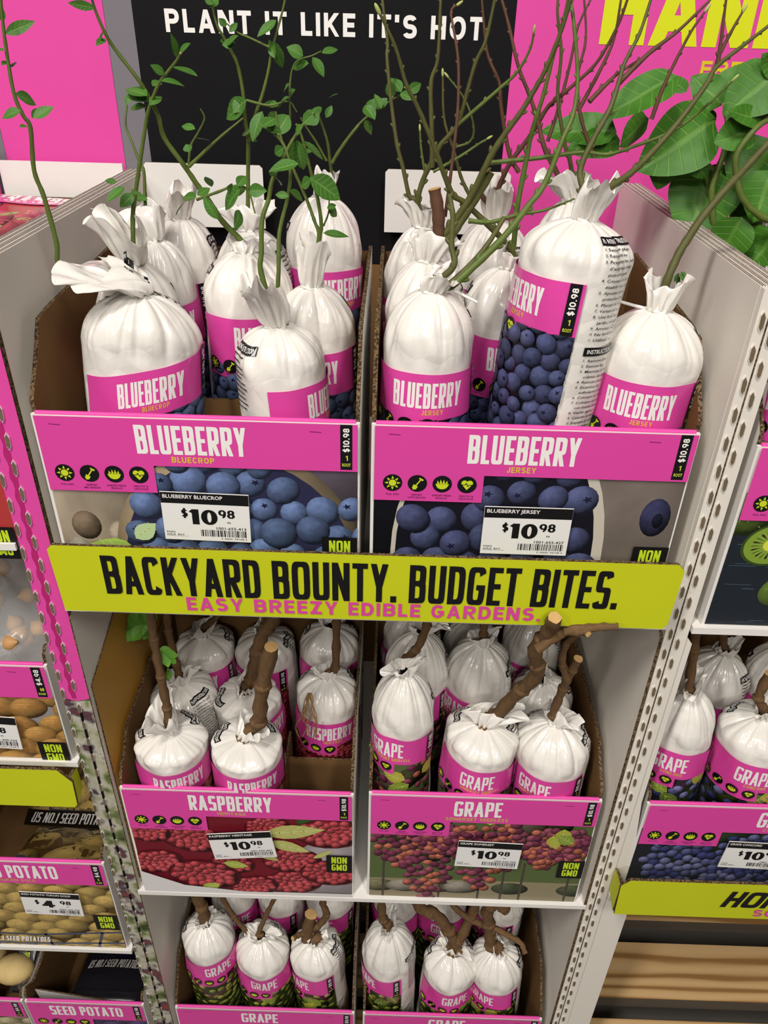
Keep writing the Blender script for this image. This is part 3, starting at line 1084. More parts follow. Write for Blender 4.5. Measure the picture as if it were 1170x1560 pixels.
def tray_card(sp, w, h, rnd, price='$10.98', unit=('1', 'ROOT'), txtx=None):
    """the printed front of a shipping tray"""
    p = Print()
    p.L = 1
    f, st = PICS[sp]
    f(p, 0, .05, w, h, rnd, {'bluecrop': .0185, 'jersey': .019, 'heritage': .03, 'somerset': .0075, 'concord': .0085, 'whitegrape': .008}.get(sp, .022), st)
    p.rect_clip = None
    p.L = 20
    p.rect(0, 0, w, .05, PINK)
    p.rect(0, .05, .106, .0805, PINK)
    p.L = 21
    big, bw, _, sub, sw, _ = WORDS[sp]
    cx = .141 if txtx is None else txtx
    p.text(big, cx - bw / 2, .0065, .0305, bw, .0042, WHITE, th=.0042, n=5, gap=.42)
    if sub:
        p.text(sub, cx - sw / 2, .0395, .0062, sw, .0011, OLIVE if sp not in ('bluecrop', 'jersey') else '#D9C62A', n=2.2, gap=1.0)
    for i, k in enumerate(('sun', 'shovel', 'bowl', 'heart')):
        icon(p, k, .018 + .0241 * i, .0605, .0095)
    p.L = 21
    caps = (('FULL SUN',), ('HARVEST', TIPS.get(sp, 'LATE SEASON')), ('GARDEN FRESH', 'PRODUCE'), ('HEALTHY &', 'DELICIOUS'))
    for i, ls in enumerate(caps):
        for j, t in enumerate(ls):
            p.small(t, .018 + .0241 * i, .0723 + .0031 * j, .0022, '#3B1530', width=min(.0021 * len(t) * .75, .021), align='c')
    price_strip(p, w - .0165, 0, w - .005, .048, price, *unit)
    nongmo(p, w - .036, .127, w, .167)
    p.L = 23
    for x in (.013, w - .045):
        p.line(x, .008, x + .011, .0085, .0008, '#8A2A66')
    return p


def price_tag_print(name, code, rnd, big='10', cents='98'):
    p = Print()
    p.L = 1
    p.rect(0, 0, .087, .056, '#E9E8E6')
    p.L = 2
    p.rect(0, 0, .087, .0125, BLACK)
    p.L = 3
    p.small(name, .002, .0022, .0042, WHITE, width=.0027 * len(name) * 1.22)
    p.text('$', .019, .0185, .010, .0065, .0021, BLACK, n=2.2)
    if big == '10':
        p.rect(.0295, .0185, .0365, .0365, BLACK)
        p.L = 3.2
        p.poly([(.0265, .0215), (.0300, .0185), (.0300, .0235)], BLACK)
        p.text('0', .0385, .0185, .018, .0165, .0062, BLACK, th=.003, n=2.1)
    else:
        p.text('4', .029, .0185, .018, .019, .0062, BLACK, th=.004, n=2.1)
    p.text(cents, .0560, .0180, .0100, .0165, .0027, BLACK, th=.0018, n=2.1, gap=.3)
    p.small('ea', .064, .031, .0028, '#555555', width=.004)
    p.small(code, .083, .0385, .0032, BLACK, width=.031, align='r')
    p.barcode(.037, .0425, .083, .0505, rnd)
    p.small('AISLE  BAY', .002, .0485, .002, '#444444', width=.018)
    p.small('54202', .002, .0455, .0019, '#444444', width=.009)
    p.line(.002, .0513, .024, .0513, .0003, '#888888')
    p.small('0 30641 54168 4', .083, .0517, .0018, '#555555', width=.026, align='r')
    return p


def bag_label(sp, rnd, vh, tall=False, text_dx=0.0):
    """front label of a bag; x=0 is the middle of its front, y=0 the top of the pink band"""
    p = Print()
    hw = .0675
    f, st = PICS[sp]
    size = {'bluecrop': .010, 'jersey': .0105, 'heritage': .014, 'somerset': .0062, 'concord': .0072, 'whitegrape': .0062, 'kiwi': .016}.get(sp, .012)
    if vh > .05:
        f(p, -hw, .045, hw, vh, rnd, size, st)
    p.rect_clip = None
    p.L = 10
    p.rect(-hw, 0, hw, .046, PINK)
    p.rect(-hw, .046, .012, .064, PINK)
    p.L = 11
    big, _, bw, sub, _, sw = WORDS[sp]
    p.text(big, -bw / 2 + .001, .0085, .0250, bw, .0027, WHITE, th=.0029, n=5, gap=.42)
    if sub:
        p.text(sub, -sw / 2 + .006, .0352, .0050, sw, .0008, '#D9B62A', n=2.2, gap=1.1)
    for i, k in enumerate(('sun', 'shovel', 'bowl', 'heart')):
        icon(p, k, -.056 + .0192 * i, .0508, .0075)
    p.L = 11
    for i, t in enumerate(('FULL SUN', 'HARVEST', 'PRODUCE', 'HEALTHY')):
        p.small(t, -.056 + .0192 * i, .0595, .0016, '#3B1530', width=.012, align='c')
    price_strip(p, hw - .014, 0, hw - .0035, .045)
    for it in p.it:
        pass
    if vh > .15:
        p.L = 11
        nongmo(p, hw - .029, .145, hw - .002, .178)
    return p


FR = ['Semez le plant', 'Rempotez au', 'Pr\u00e9parez le sol', 'd\'engrais, r\u00e9p.', 'puis arrosez', 'Creusez un trou', '\u00e9tablir les rac.', 'Ajoutez de la', 'profondeur de', 'Placez le plant', 'Versez en eau', 'Une fois dans', 'jardin, mettez', 'Arrosez la base', 'Ne fertilisez', 'Utilisez un']
EN = ['Remove plant', 'Remove bag', 'Mientras pone', 'cubeta de agua', 'Remoje plant', 'Examine las', 'suficiente espa', 'Coloque la raiz', 'Coloque tierra', 'con buena base', 'Vierta agua y', 'Cuando el suelo', 'Empape el suelo', 'No fertilice al']


def instructions(p, x0, y0, y1, rnd, right=True, detail=True):
    """printed planting directions on the white back of the sleeve"""
    p.L = 1
    p.rect(x0, y0, x0 + .045, y0 + .0095, BLACK)
    p.L = 3
    p.small('PLANTING INSTRUCTIONS', x0 + .002, y0 + .0022, .0050, WHITE, width=.041)
    p.L = 1
    y = y0 + .012
    k = 0
    rows = FR + ['#'] + EN
    num = 1
    while y < y1 - .004 and k < len(rows):
        if rows[k] == '#':
            y += .003
            p.L = 1
            p.rect(x0, y, x0 + .045, y + .008, BLACK)
            p.L = 2
            p.small('INSTRUCTIONS', x0 + .003, y + .002, .004, WHITE, width=.032)
            p.L = 1
            y += .011
            num = 1
        else:
            t = rows[k]
            if detail:
                if t[0].isupper():
                    p.small('%d.' % num, x0 + .001, y, .0024, '#222222', width=.003)
                    num += 1
                p.small(t, x0 + .006, y, .0027, '#222222', width=.0021 * len(t))
            else:
                x = x0 + .004
                for wd in t.split():
                    p.rect(x, y + .0004, x + .0019 * len(wd), y + .0019, '#3C3C3C')
                    x += .0019 * len(wd) + .0012
            y += .0052
        k += 1


# ------------------------------------------------------------------ setting
def structure(o):
    o['kind'] = 'structure'
    return o


m = MB()
m.box((-4, -4.5, -.02), (5, 1.2, .045))
structure(m.build('floor', M['floor']))
m = MB()
m.box((-4, .75, .045), (5, .85, 4.6))
structure(m.build('wall_back', M['wall']))

T = .004     # corrugated board thickness


# ------------------------------------------------------------------ display stands
def notch_column(mb, pts, mi_k, mi_rim, y):
    """torn perforation tabs down a folded edge: raised lozenges of bare board with a pale rim"""
    for (x, z, tilt) in pts:
        for sc, mi, d in ((1.0, mi_rim, 0.0), (.82, mi_k, .0006)):
            hw, hh = .0021 * sc, .0098 * sc
            prof = [(-hw, -hh * .55), (0, -hh), (hw, -hh * .6), (hw * 1.1, hh * .5), (0, hh), (-hw * 1.05, hh * .6)]
            mb.prism([(x + a + tilt * b, z + b) for a, b in prof], 'y', y + .001, y - .0004 - d, mi, mi, mi)


def side_wall(name, x0, x1, zt, parent, inner, outer, ybk=.5, zb=.19, front_low=None):
    mb = MB()
    poly = [(0.006, zb), (ybk, zb), (ybk, zt), (0.006, zt)]
    xm = (x0 + x1) / 2
    for a, b, mi in ((x0, xm - .0005, 0), (xm + .0005, x1, 1)):
        mb.prism(poly, 'x', a, b, mi, mi, mi)
        w_ = b - a
        for f, g in ((.22, .34), (.62, .74)):      # the dark slits of the two-wall board along its top edge
            mb.box((a + f * w_, .006, zt - .001), (a + g * w_, ybk, zt + .0004), 2)
    return mb.build(name, [outer, inner, M['edge']], parent, off=parent.location)


center = thing('display_stand', 'white cardboard display stand with pink left post holding the blueberry, raspberry and grape trays', 'display stand', (.314, .25, .19))
OFF = center.location
side_wall('side_panel', -.026, -.014, 1.62, center, M['card'], M['card'])
side_wall('side_panel', .642, .654, 1.62, center, M['card'], M['card'])
m = MB()
m.box((-.012, .49, .19), (.64, .496, 1.50), 0)
m.build('back_panel', M['kraft'], center, off=OFF)
for x0, x1 in ((-.012, .150), (.317, .487)):
    m = MB()
    m.prism([(x0, 1.55), (x1, 1.55), (x1, 1.628), (x1 - .004, 1.632), (x0 + .004, 1.632), (x0, 1.628)], 'y', .478, .482, 0, 0, 1)
    m.build('back_flap', [M['cardlight'], M['edge']], center, off=OFF)
for zt in (1.2585, .7215):
    m = MB()
    m.box((-.0135, -.006, zt - .008), (.6405, .488, zt), 0)
    m.build('shelf', M['cardlight'], center, off=OFF)
m = MB()
m.prism([(-.003, .19), (.47, .19), (.47, 1.236), (.012, 1.250), (-.003, 1.236)], 'x', -.0135, -.0118, 0, 0, 1)
m.build('inner_sheet', [M['card'], M['edge']], center, off=OFF)
# gold lined inner panel beside the raspberry tray
m = MB()
m.prism([(.004, 1.128), (.125, 1.165), (.42, 1.19), (.42, .74), (.004, .74)], 'x', -.0116, -.0098, 0, 0, 1)
m.build('liner_panel', [M['gold'], M['edge']], center, off=OFF)
# left front post: pink above, printed with vegetables below
m = MB()
m.prism([(-.046, 1.112), (-.030, 1.107), (-.0135, 1.112), (-.0135, 1.60), (-.046, 1.60)], 'y', -.002, .006, 0, 0, 2)
m.prism([(-.0355 + (.0012 * math.sin(1.12 + i * 1.5708) if i % 1 == 0 else 0), 1.112 + .00605 * i) for i in range(80)] + [(-.0295, 1.112 + .00605 * i) for i in range(79, -1, -1)], 'y', -.0024, -.0018, 3, 3, 3)
notch_column(m, [(-.0285 - .0004 * math.sin(i * 2), 1.134 + .0292 * i, .04) for i in range(16)], 1, 4, -.003)
notch_column(m, [(-.0435 + .0005 * math.sin(i * 1.7), 1.120 + .0292 * i, .04) for i in range(17)], 1, 4, -.003)
m.build('front_post', [M['pink'], M['notch'], M['edge'], noisy('deep_pink_fold', '#B2266F', .6, .2, 14,   .05), M['pinkrim']], center, off=OFF)


def veg_mat():
    mt, nt, b = newmat('printed_vegetables', .5, .3)
    tc = N(nt, 'ShaderNodeTexCoord')
    vo = N(nt, 'ShaderNodeTexNoise')
    vo.inputs['Scale'].default_value = 26
    vo.inputs['Detail'].default_value = 3
    nt.links.new(tc.outputs['Object'], vo.inputs['Vector'])
    rp = N(nt, 'ShaderNodeValToRGB')
    e = rp.color_ramp.elements
    e[0].position, e[0].color = 0, hx('#2C2A2C')
    e[1].position, e[1].color = .74, hx('#84403A')
    for ps, c in ((.34, '#39472A'), (.44, '#6E7A4C'), (.5, '#A9A68E'), (.57, '#B9B6A8'), (.64, '#4A3A46')):
        k = e.new(ps)
        k.color = hx(c)
    nt.links.new(vo.outputs['Fac'], rp.inputs[0])
    nt.links.new(rp.outputs[0], b.inputs['Base Color'])
    return mt


m = MB()
m.box((-.046, -.002, .19), (-.0135, .006, 1.105), 0)
m.box((-.0300, -.0034, .19), (-.0272, -.0018, 1.10), 3)
notch_column(m, [(-.0285, .22 + .0292 * i, .04) for i in range(31)], 1, 2, -.003)
notch_column(m, [(-.0435, .206 + .0292 * i, .04) for i in range(31)], 1, 2, -.003)
m.build('front_post', [veg_mat(), M['notch'], M['cardlight'], M['black']], center, off=OFF)
# right front post, plain white
m = MB()
m.box((.6425, -.002, .19), (.6675, .006, 1.6195), 0)
m.box((.6520, -.0028, .19), (.6532, -.0018, 1.6195), 2)
notch_column(m, [(.6475 + .0004 * math.sin(i * 2), .22 + .0292 * i, -.04) for i in range(48)], 1, 0, -.003)
notch_column(m, [(.6580 + .0004 * math.sin(i * 1.3), .206 + .0292 * i, -.04) for i in range(49)], 1, 0, -.003)
m.build('front_post', [M['card'], M['notch'], M['edge']], center, off=OFF)
# right inner side sheet of the lower shelves with its raw front edge
m = MB()
m.prism([(-.004, .19), (.47, .19), (.47, 1.236), (.012, 1.250), (-.004, 1.236)], 'x', .637, .6405, 0, 0, 1)
m.build('inner_sheet', [M['card'], M['edge']], center, off=OFF)
m = MB()
m.prism([(.669, 1.235), (.6765, 1.225), (.6765, .95), (.700, .72), (.707, .69), (.707, .19), (.669, .19)], 'y', .001, .007, 0, 0, 1)
m.build('corner_gusset', [M['card'], M['edge']], center, off=OFF)

right_stand = thing('display_stand', 'white cardboard display stand at the right edge holding kiwi and concord grape trays', 'display stand', (1.0, .25, .19))
m = MB()
m.box((.669, -.006, 1.246), (1.33, .488, 1.2545), 0)
m.build('shelf', M['cardlight'], right_stand, off=right_stand.location)
m = MB()
m.box((.669, -.006, .742), (1.33, .488, .75), 0)
m.build('shelf', M['cardlight'], right_stand, off=right_stand.location)
side_wall('side_panel', .6565, .6685, 1.6195, right_stand, M['card'], M['card'])
m = MB()
m.box((.669, .49, .19), (1.33, .496, 1.45), 0)
m.build('back_panel', M['kraft'], right_stand, off=right_stand.location)
side_wall('side_panel', 1.331, 1.343, 1.62, right_stand, M['card'], M['card'])

left_stand = thing('display_stand', 'cardboard display stand at the left edge holding strawberries, onion sets and seed potatoes', 'display stand', (-.38, .25, .19))
for zt in (1.3375, 1.0005, .556, .21):
    m = MB()
    m.box((-.70, -.006, zt - .008), (-.0485, .488, zt), 0)
    m.build('shelf', M['cardlight'], left_stand, off=left_stand.location)
side_wall('side_panel', -.0405, -.0285, 1.62, left_stand, M['card'], M['card'])
m = MB()
m.box((-.70, .49, .19), (-.047, .496, 1.585), 0)
m.build('back_panel', M['kraft'], left_stand, off=left_stand.location)
side_wall('side_panel', -.712, -.700, 1.62, left_stand, M['card'], M['card'])
m = MB()
m.box((-.213, .484, 1.583), (-.043, .489, 1.628), 0)
m.build('back_flap', [M['cardlight']], left_stand, off=left_stand.location)

# ------------------------------------------------------------------ header boards
HY = .5


def header(name, label, x0, x1, z0, z1, mat, prints=None):
    o = thing(name, label, 'sign', ((x0 + x1) / 2, HY + .003, z0))
    mb = MB()
    mb.box((x0, HY, z0), (x1, HY + .006, z1), 0)
    bd = mb.build('board', [mat], o, off=o.location)
    if prints:
        prints.build('lettering', flatmap((x0 - o.location.x, -.0035, z1 - z0)), bd)
    return o


p = Print()
p.text("PLANT IT LIKE IT'S HOT", .034 + .006, 2.06 - 1.8075, .0250, .402, .0052, '#F1EFEC', n=2.2, gap=.95)
header('header_board', "black header board reading PLANT IT LIKE IT'S HOT in white", -.006, .475, 1.50, 2.06, M['black'], p)
header('header_board', 'plain bright pink header board at upper left behind the tall sprig', -.207, -.043, 1.60, 2.06, M['pink'])
header('header_strip', 'grey strip between the left pink board and the black header', -.0425, -.0065, 1.585, 2.06, M['grey'])
header('header_strip', 'dark grey strip left of the pink header board', -.262, -.2075, 1.585, 2.06, M['grey'])
p = Print()
p.text('HAND', .584 - .476, 2.06 - 1.862, .080, .250, .0185, '#D9E021', th=.017, n=5, gap=.3)
p.text('FRES', .719 - .476, 2.06 - 1.767, .0178, .072, .0038, '#D9C62A', n=2.2, gap=1.0)
header('header_board', 'bright pink header board with giant yellow letters behind the twigs at right', .4755, 1.35, 1.42, 2.06, M['pink'], p)
# folded pink wing at the far left
o = thing('header_wing', 'pink folded wing of the header at the far left edge', 'sign', (-.33, .478, 1.585))
m = MB()
m.box((-.44, .476, 1.585), (-.216, .482, 1.648), 0)
m.build('board', [M['pink']], o, off=o.location)
m = MB()
m.box((-.44, .4745, 1.575), (-.2165, .4755, 1.600), 0)
m.build('base_strip', [M['cardlight']], o, off=o.location)


# ------------------------------------------------------------------ shipping trays
def tray(sp, x0, zl, w, h, rnd, label, side_h=.078, depth=.30, prices=('$10.98', ('1', 'ROOT')), cap=.05, y0=0.0, group=None, txtx=None):
    o = thing('shipping_tray', label, 'tray', (x0 + w / 2, y0 + depth / 2, zl - h), group)
    X0, X1 = -w / 2, w / 2
    Y0, Y1 = -depth / 2, depth / 2
    mb = MB()
    mb.prism([(X0, 0), (X1, 0), (X1, h), (X0, h)], 'y', Y0, Y0 + T, 0, 1, 2)
    # rolled top edge
    mb.tube([(X0 + .004, Y0 + .0028, h), (X1 - .004, Y0 + .0028, h)], [.0028, .0028], 3, 8)
    fp = mb.build('front_panel', [M['cardlight'], M['kraft'], M['cardlight'], M['pink']], o)
    pr = tray_card(sp, w - .005, h - .001, rnd, prices[0], prices[1], txtx)
    pr.build('printed_front', flatmap((X0 + .0032, Y0 - .0004, h)), fp)
    prof = [(Y0 + T, 0), (Y1, 0), (Y1, h + side_h + .012), (Y0 + .082, h + side_h), (Y0 + .052, h + side_h - .004), (Y0 + .030, h + side_h * .55), (Y0 + .012, h + .022), (Y0 + T, h + .012)]
    for a, b, ma, mb_ in ((X0, X0 + T, 0, 1), (X1 - T, X1, 1, 0)):
        q = MB()
        q.prism(prof, 'x', a, b, ma, mb_, 2)
        q.build('side_panel', [M['cardlight'], M['kraft'], M['edge']], o)
    q = MB()
    q.prism([(X0 + T, 0), (X1 - T, 0), (X1 - T, h + side_h + .006), (X0 + T, h + side_h + .006)], 'y', Y1 - T, Y1, 0, 1, 2)
    q.build('back_panel', [M['kraft'], M['cardlight'], M['edge']], o)
    q = MB()
    q.box((X0 + T, Y0 + T, 0), (X1 - T, Y1 - T, T), 0)
    q.build('base', [M['kraft']], o)
    return o


def divider(o, x0, x1, y, z0, z1, drop=0.0):
    """kraft cell partition standing inside a tray (tray-local metres)"""
    q = MB()
    q.box((x0, y, z0), (x1, y + .003, z1), 0, [0, 0, 1, 1, 1, 0])
    if drop:
        q.box((x0, y - drop, z1 - .003), (x1, y, z1), 0, [1, 1, 1, 1, 0, 0])
    return q.build('partition', [M['kraft'], M['edge']], o)


H = .2245
t1 = tray('bluecrop', -.002, 1.4835, .308, H, random.Random(1), 'white shipping tray printed BLUEBERRY BLUECROP on a pink band', txtx=.145)
divider(t1, -.056, .046, -.062, .004, .205)
q = MB()
q.box((-.056, -.062, .004), (-.0535, .05, .2), 0, [0, 0, 0, 0, 1, 0])
q.build('partition', [M['kraft'], M['edge']], t1)
t2 = tray('jersey', .317, 1.4835, .306, H, random.Random(2), 'white shipping tray printed BLUEBERRY JERSEY on a pink band')
t3 = tray('heritage', -.006, .9465, .307, .2245, random.Random(3), 'white shipping tray printed RASPBERRY HERITAGE above a raspberry picture', side_h=.06)
divider(t3, .055, .147, -.055, .004, .178, .0)
q = MB()
q.box((.052, -.145, .004), (.055, -.02, .195), 0, [0, 0, 0, 0, 1, 0])
q.build('partition', [M['kraft'], M['edge']], t3)
t4 = tray('somerset', .321, .9515, .304, .2295, random.Random(4), 'white shipping tray printed GRAPE SOMERSET SEEDLESS above a pink grape picture', side_h=.06)
t5 = tray('whitegrape', -.004, .3685, .307, .17, random.Random(5), 'pink topped shipping tray reading GRAPE at the bottom below the raspberry tray', side_h=.075)
t6 = tray('whitegrape', .318, .3685, .306, .17, random.Random(6), 'pink topped shipping tray reading GRAPE at the bottom below the somerset tray', side_h=.075)
t7 = tray('kiwi', .679, 1.4725, .31, .2175, random.Random(7), 'shipping tray with a kiwi picture at the right edge', txtx=.16)
t8 = tray('concord', .684, .949, .31, .1985, random.Random(8), 'shipping tray printed GRAPE CONCORD at the right edge', txtx=.178)
t9 = tray('strawberry', -.352, 1.4835, .307, .1455, random.Random(9), 'shipping tray of strawberry packs at the upper left edge', side_h=.055)
t10 = tray('onion', -.362, 1.161, .306, .160, random.Random(10), 'shipping tray with a yellow onion picture at the left edge', side_h=.02, prices=('$4.98', ('60', 'BULBS')))
t11 = tray('yukon', -.362, .777, .306, .2205, random.Random(11), 'shipping tray printed SEED POTATO YUKON GOLD at lower left', side_h=.01, prices=('$4.98', ('5', 'LB')), txtx=.17)
t12 = tray('purple', -.262, .372, .204, .1615, random.Random(12), 'shipping tray reading SEED POTATO at the bottom left holding a black pouch', side_h=.005, prices=('$4.98', ('5', 'LB')), txtx=.10)
t13 = tray('white', -.580, .372, .314, .1615, random.Random(13), 'shipping tray at the bottom left corner of the photo holding white seed potatoes', side_h=.005, prices=('$4.98', ('5', 'LB')))
# "US NO.1 SEED POTATOES" line on the yukon card
p = Print()
p.L = 24
p.text('US NO.1 SEED POTATOES', 0, 0, .0135, .105, .0021, WHITE, th=.0018, n=5, gap=.5, ital=.2)
p.build('lettering', flatmap((-.07, -.1505, .028)), t11)


# ------------------------------------------------------------------ banners and price tags
def banner(label, x0, x1, z0, z1, y, prints, tabs=(0, 0), cut=.008):
    o = thing('banner_sign', label, 'sign', ((x0 + x1) / 2, y + .002, z0))
    mb = MB()
    mb.prism([(x0 + .002, z0), (x1 - .004, z0), (x1, z0 + .006), (x1 + .002, z1 - cut), (x1 - cut * .6, z1), (x0 + cut * .5, z1 + .0005), (x0 - .001, z1 - cut * .6)], 'y', y, y + .004, 0, 0, 1)
    bd = mb.build('board', [M['lime'], M['edge']], o, off=o.location)
    for i, (x, s) in enumerate(((x0, -1), (x1, 1))):
        if tabs[i]:
            q = MB()
            q.prism([(y + .004, z0 + .002), (-.0035, z0 + .012), (-.0035, z1 - .02), (y + .004, z1 - .016)], 'x', x - (.004 if s > 0 else 0), x + (.004 if s < 0 else 0), 0, 0, 1)
            q.build('end_tab', [M['lime'], M['edge']], o, off=o.location)
    prints.build('lettering', flatmap((x0 - o.location.x, -.0026, z1 - z0)), bd)
    return o


p = Print()
p.text('BACKYARD BOUNTY. BUDGET BITES.', .050, .0095, .0480, .518, .0061, BLACK, th=.0066, n=5, gap=.45)
p.L = 2
p.text('EASY BREEZY EDIBLE GARDENS.', .130, .0588, .0172, .363, .0036, '#D9489A', n=2.2, gap=.85)
banner('long lime banner reading BACKYARD BOUNTY. BUDGET BITES. across the middle of the stand', .001, .626, 1.277, 1.359, -.036, p, (1, 1))
p = Print()
p.text('HOM', .142, .016, .0370, .086, .0078, BLACK, th=.0075, n=5, gap=.4, ital=.25)
p.L = 2
p.text('SC', .192, .057, .0160, .030, .0034, '#D9489A', n=2.2, gap=.9)
banner('lime banner with slanted black letters under the concord grape tray', .667, 1.30, .752, .832, -.034, p, (1, 0), .02)
p = Print()
p.L = 1
p.rect(.01, .03, .0102, .0302, LIME)
banner('plain lime banner below the onion tray at the left edge', -.66, -.052, .939, 1.010, -.026, p, (0, 1), .022)


def price_tag(label, x, z, rot, rnd, name, code, big='10', y=0.0):
    o = thing('price_tag', label, 'price tag', (x + .0435, y - .0022, z - .028))
    o.rotation_euler = (0, math.radians(rot), 0)
    q = MB()
    q.box((-.0437, -.0004, -.0282), (.0437, .0004, .0282), 0)
    tc = q.build('tag_card', [M['cardlight']], o)
    price_tag_print(name, code, rnd, big).build('print', flatmap((-.0435, -.0006, .028)), tc)
    return o


price_tag('white price tag BLUEBERRY BLUECROP $10.98 on the bluecrop tray', .1095, 1.4055, 1, random.Random(21), 'BLUEBERRY BLUECROP', '1001-655-413', y=-.0028)
price_tag('white price tag BLUEBERRY JERSEY $10.98 on the jersey tray', .430, 1.4005, 0, random.Random(22), 'BLUEBERRY JERSEY', '1001-655-427', y=-.0028)
price_tag('tilted white price tag RASPBERRY HERITAGE $10.98 on the raspberry tray', .1055, .8715, -7, random.Random(23), 'RASPBERRY HERITAGE', '1001-655-467', y=-.0060)
price_tag('white price tag GRAPE SOMERSET $10.98 on the somerset grape tray', .443, .8685, 2, random.Random(24), 'GRAPE SOMERSET', '1003-643-796', y=-.0060)
price_tag('white price tag GRAPE CONCORD $10.98 on the concord tray', .803, .8865, 2, random.Random(25), 'GRAPE CONCORD', '1001-655-418', y=-.0060)
price_tag('white price tag SEED POTATO YUKON GOLD $4.98 on the potato tray', -.190, .7115, 2, random.Random(26), 'SEED POTATO YUKON GOLD', '1003-100-790', '4', y=-.0050)
price_tag('white price tag on the onion tray, cut by the left edge of the photo', -.197, 1.083, 3, random.Random(27), '', '1001-309-334', '4', y=-.0050)


# ------------------------------------------------------------------ bagged plants
def catmull(P, k=5):
    P = [np.array(p, float) for p in P]
    if len(P) < 3:
        P = [P[0], (P[0] + P[-1]) / 2, P[-1]]
    Q = [P[0] * 2 - P[1]] + P + [P[-1] * 2 - P[-2]]
    out = []
    for i in range(1, len(Q) - 2):
        for j in range(k):
            t = j / k
            a, b, c, d = Q[i - 1], Q[i], Q[i + 1], Q[i + 2]
            out.append(.5 * ((2 * b) + (c - a) * t + (2 * a - 5 * b + 4 * c - d) * t * t + (3 * b - a - 3 * c + d) * t ** 3))
    out.append(P[-1])
    return out


CAMP = np.array((.335, -.648, 1.8))


def add_leaf(mb, base, tip, width, rnd, kind=0):
    b, t = np.array(base, float), np.array(tip, float)
    d = t - b
    L = np.linalg.norm(d)
    d /= L
    if kind == 1:
        nrm = (CAMP - b) / np.linalg.norm(CAMP - b) * .9 + np.array((0, 0, .35)) + np.array([rnd.uniform(-.28, .28) for _ in range(3)])
    else:
        nrm = (CAMP - b) / np.linalg.norm(CAMP - b) * .7 + np.array((0, 0, .6)) + np.array([rnd.uniform(-.45, .45) for _ in range(3)])
    s = np.cross(d, nrm)
    s /= np.linalg.norm(s)
    n = np.cross(s, d)
    nu, nv = 5, (13 if kind == 1 else 9)
    vs, uv, fs = [], [], []
    bend = rnd.uniform(.05, .2)
    fold = rnd.uniform(.1, .3)
    tw = rnd.uniform(-.35, .35)
    for j in range(nv):
        v = j / (nv - 1)
        if kind == 1:      # broad kiwi leaf with rounded base
            prof = math.sin(math.pi * v ** .66) ** .72 if 0 < v < 1 else 0
        else:
            prof = math.sin(math.pi * v ** .85) ** .9 if 0 < v < 1 else 0
        for i in range(nu):
            u = i / (nu - 1) * 2 - 1
            w_ = u * prof * width / 2
            hgt = fold * abs(u) * prof * width * .5 - bend * L * (v * v) + (.03 * width * math.sin(9 * v + 2 * u) if kind == 1 else 0)
            a = tw * v
            q = b + d * (L * v) + (s * math.cos(a) + n * math.sin(a)) * w_ + n * (hgt + bend * L * v * .9)
            vs.append(q)
            uv.append((u * .5 + 1e-4, v + 1e-4))
    for j in range(nv - 1):
        for i in range(nu - 1):
            a = j * nu + i
            fs.append((a, a + 1, a + nu + 1, a + nu))
    mb.add(vs, fs, 0, True, uv)


def add_feather(mb, base, tip, width, rnd):
    """toothed compound leaflet cluster"""
    b, t = np.array(base, float), np.array(tip, float)
    d = t - b
    x = np.cross(d, (0, -.6, .8))
    for k in range(5):
        f = .25 + .16 * k
        for sg in ((-1, 1) if k < 4 else (0,)):
            p0 = b + d * f
            add_leaf(mb, p0, p0 + d * .34 + sg * x * .42, width * .42, rnd)


TIE_N = 28


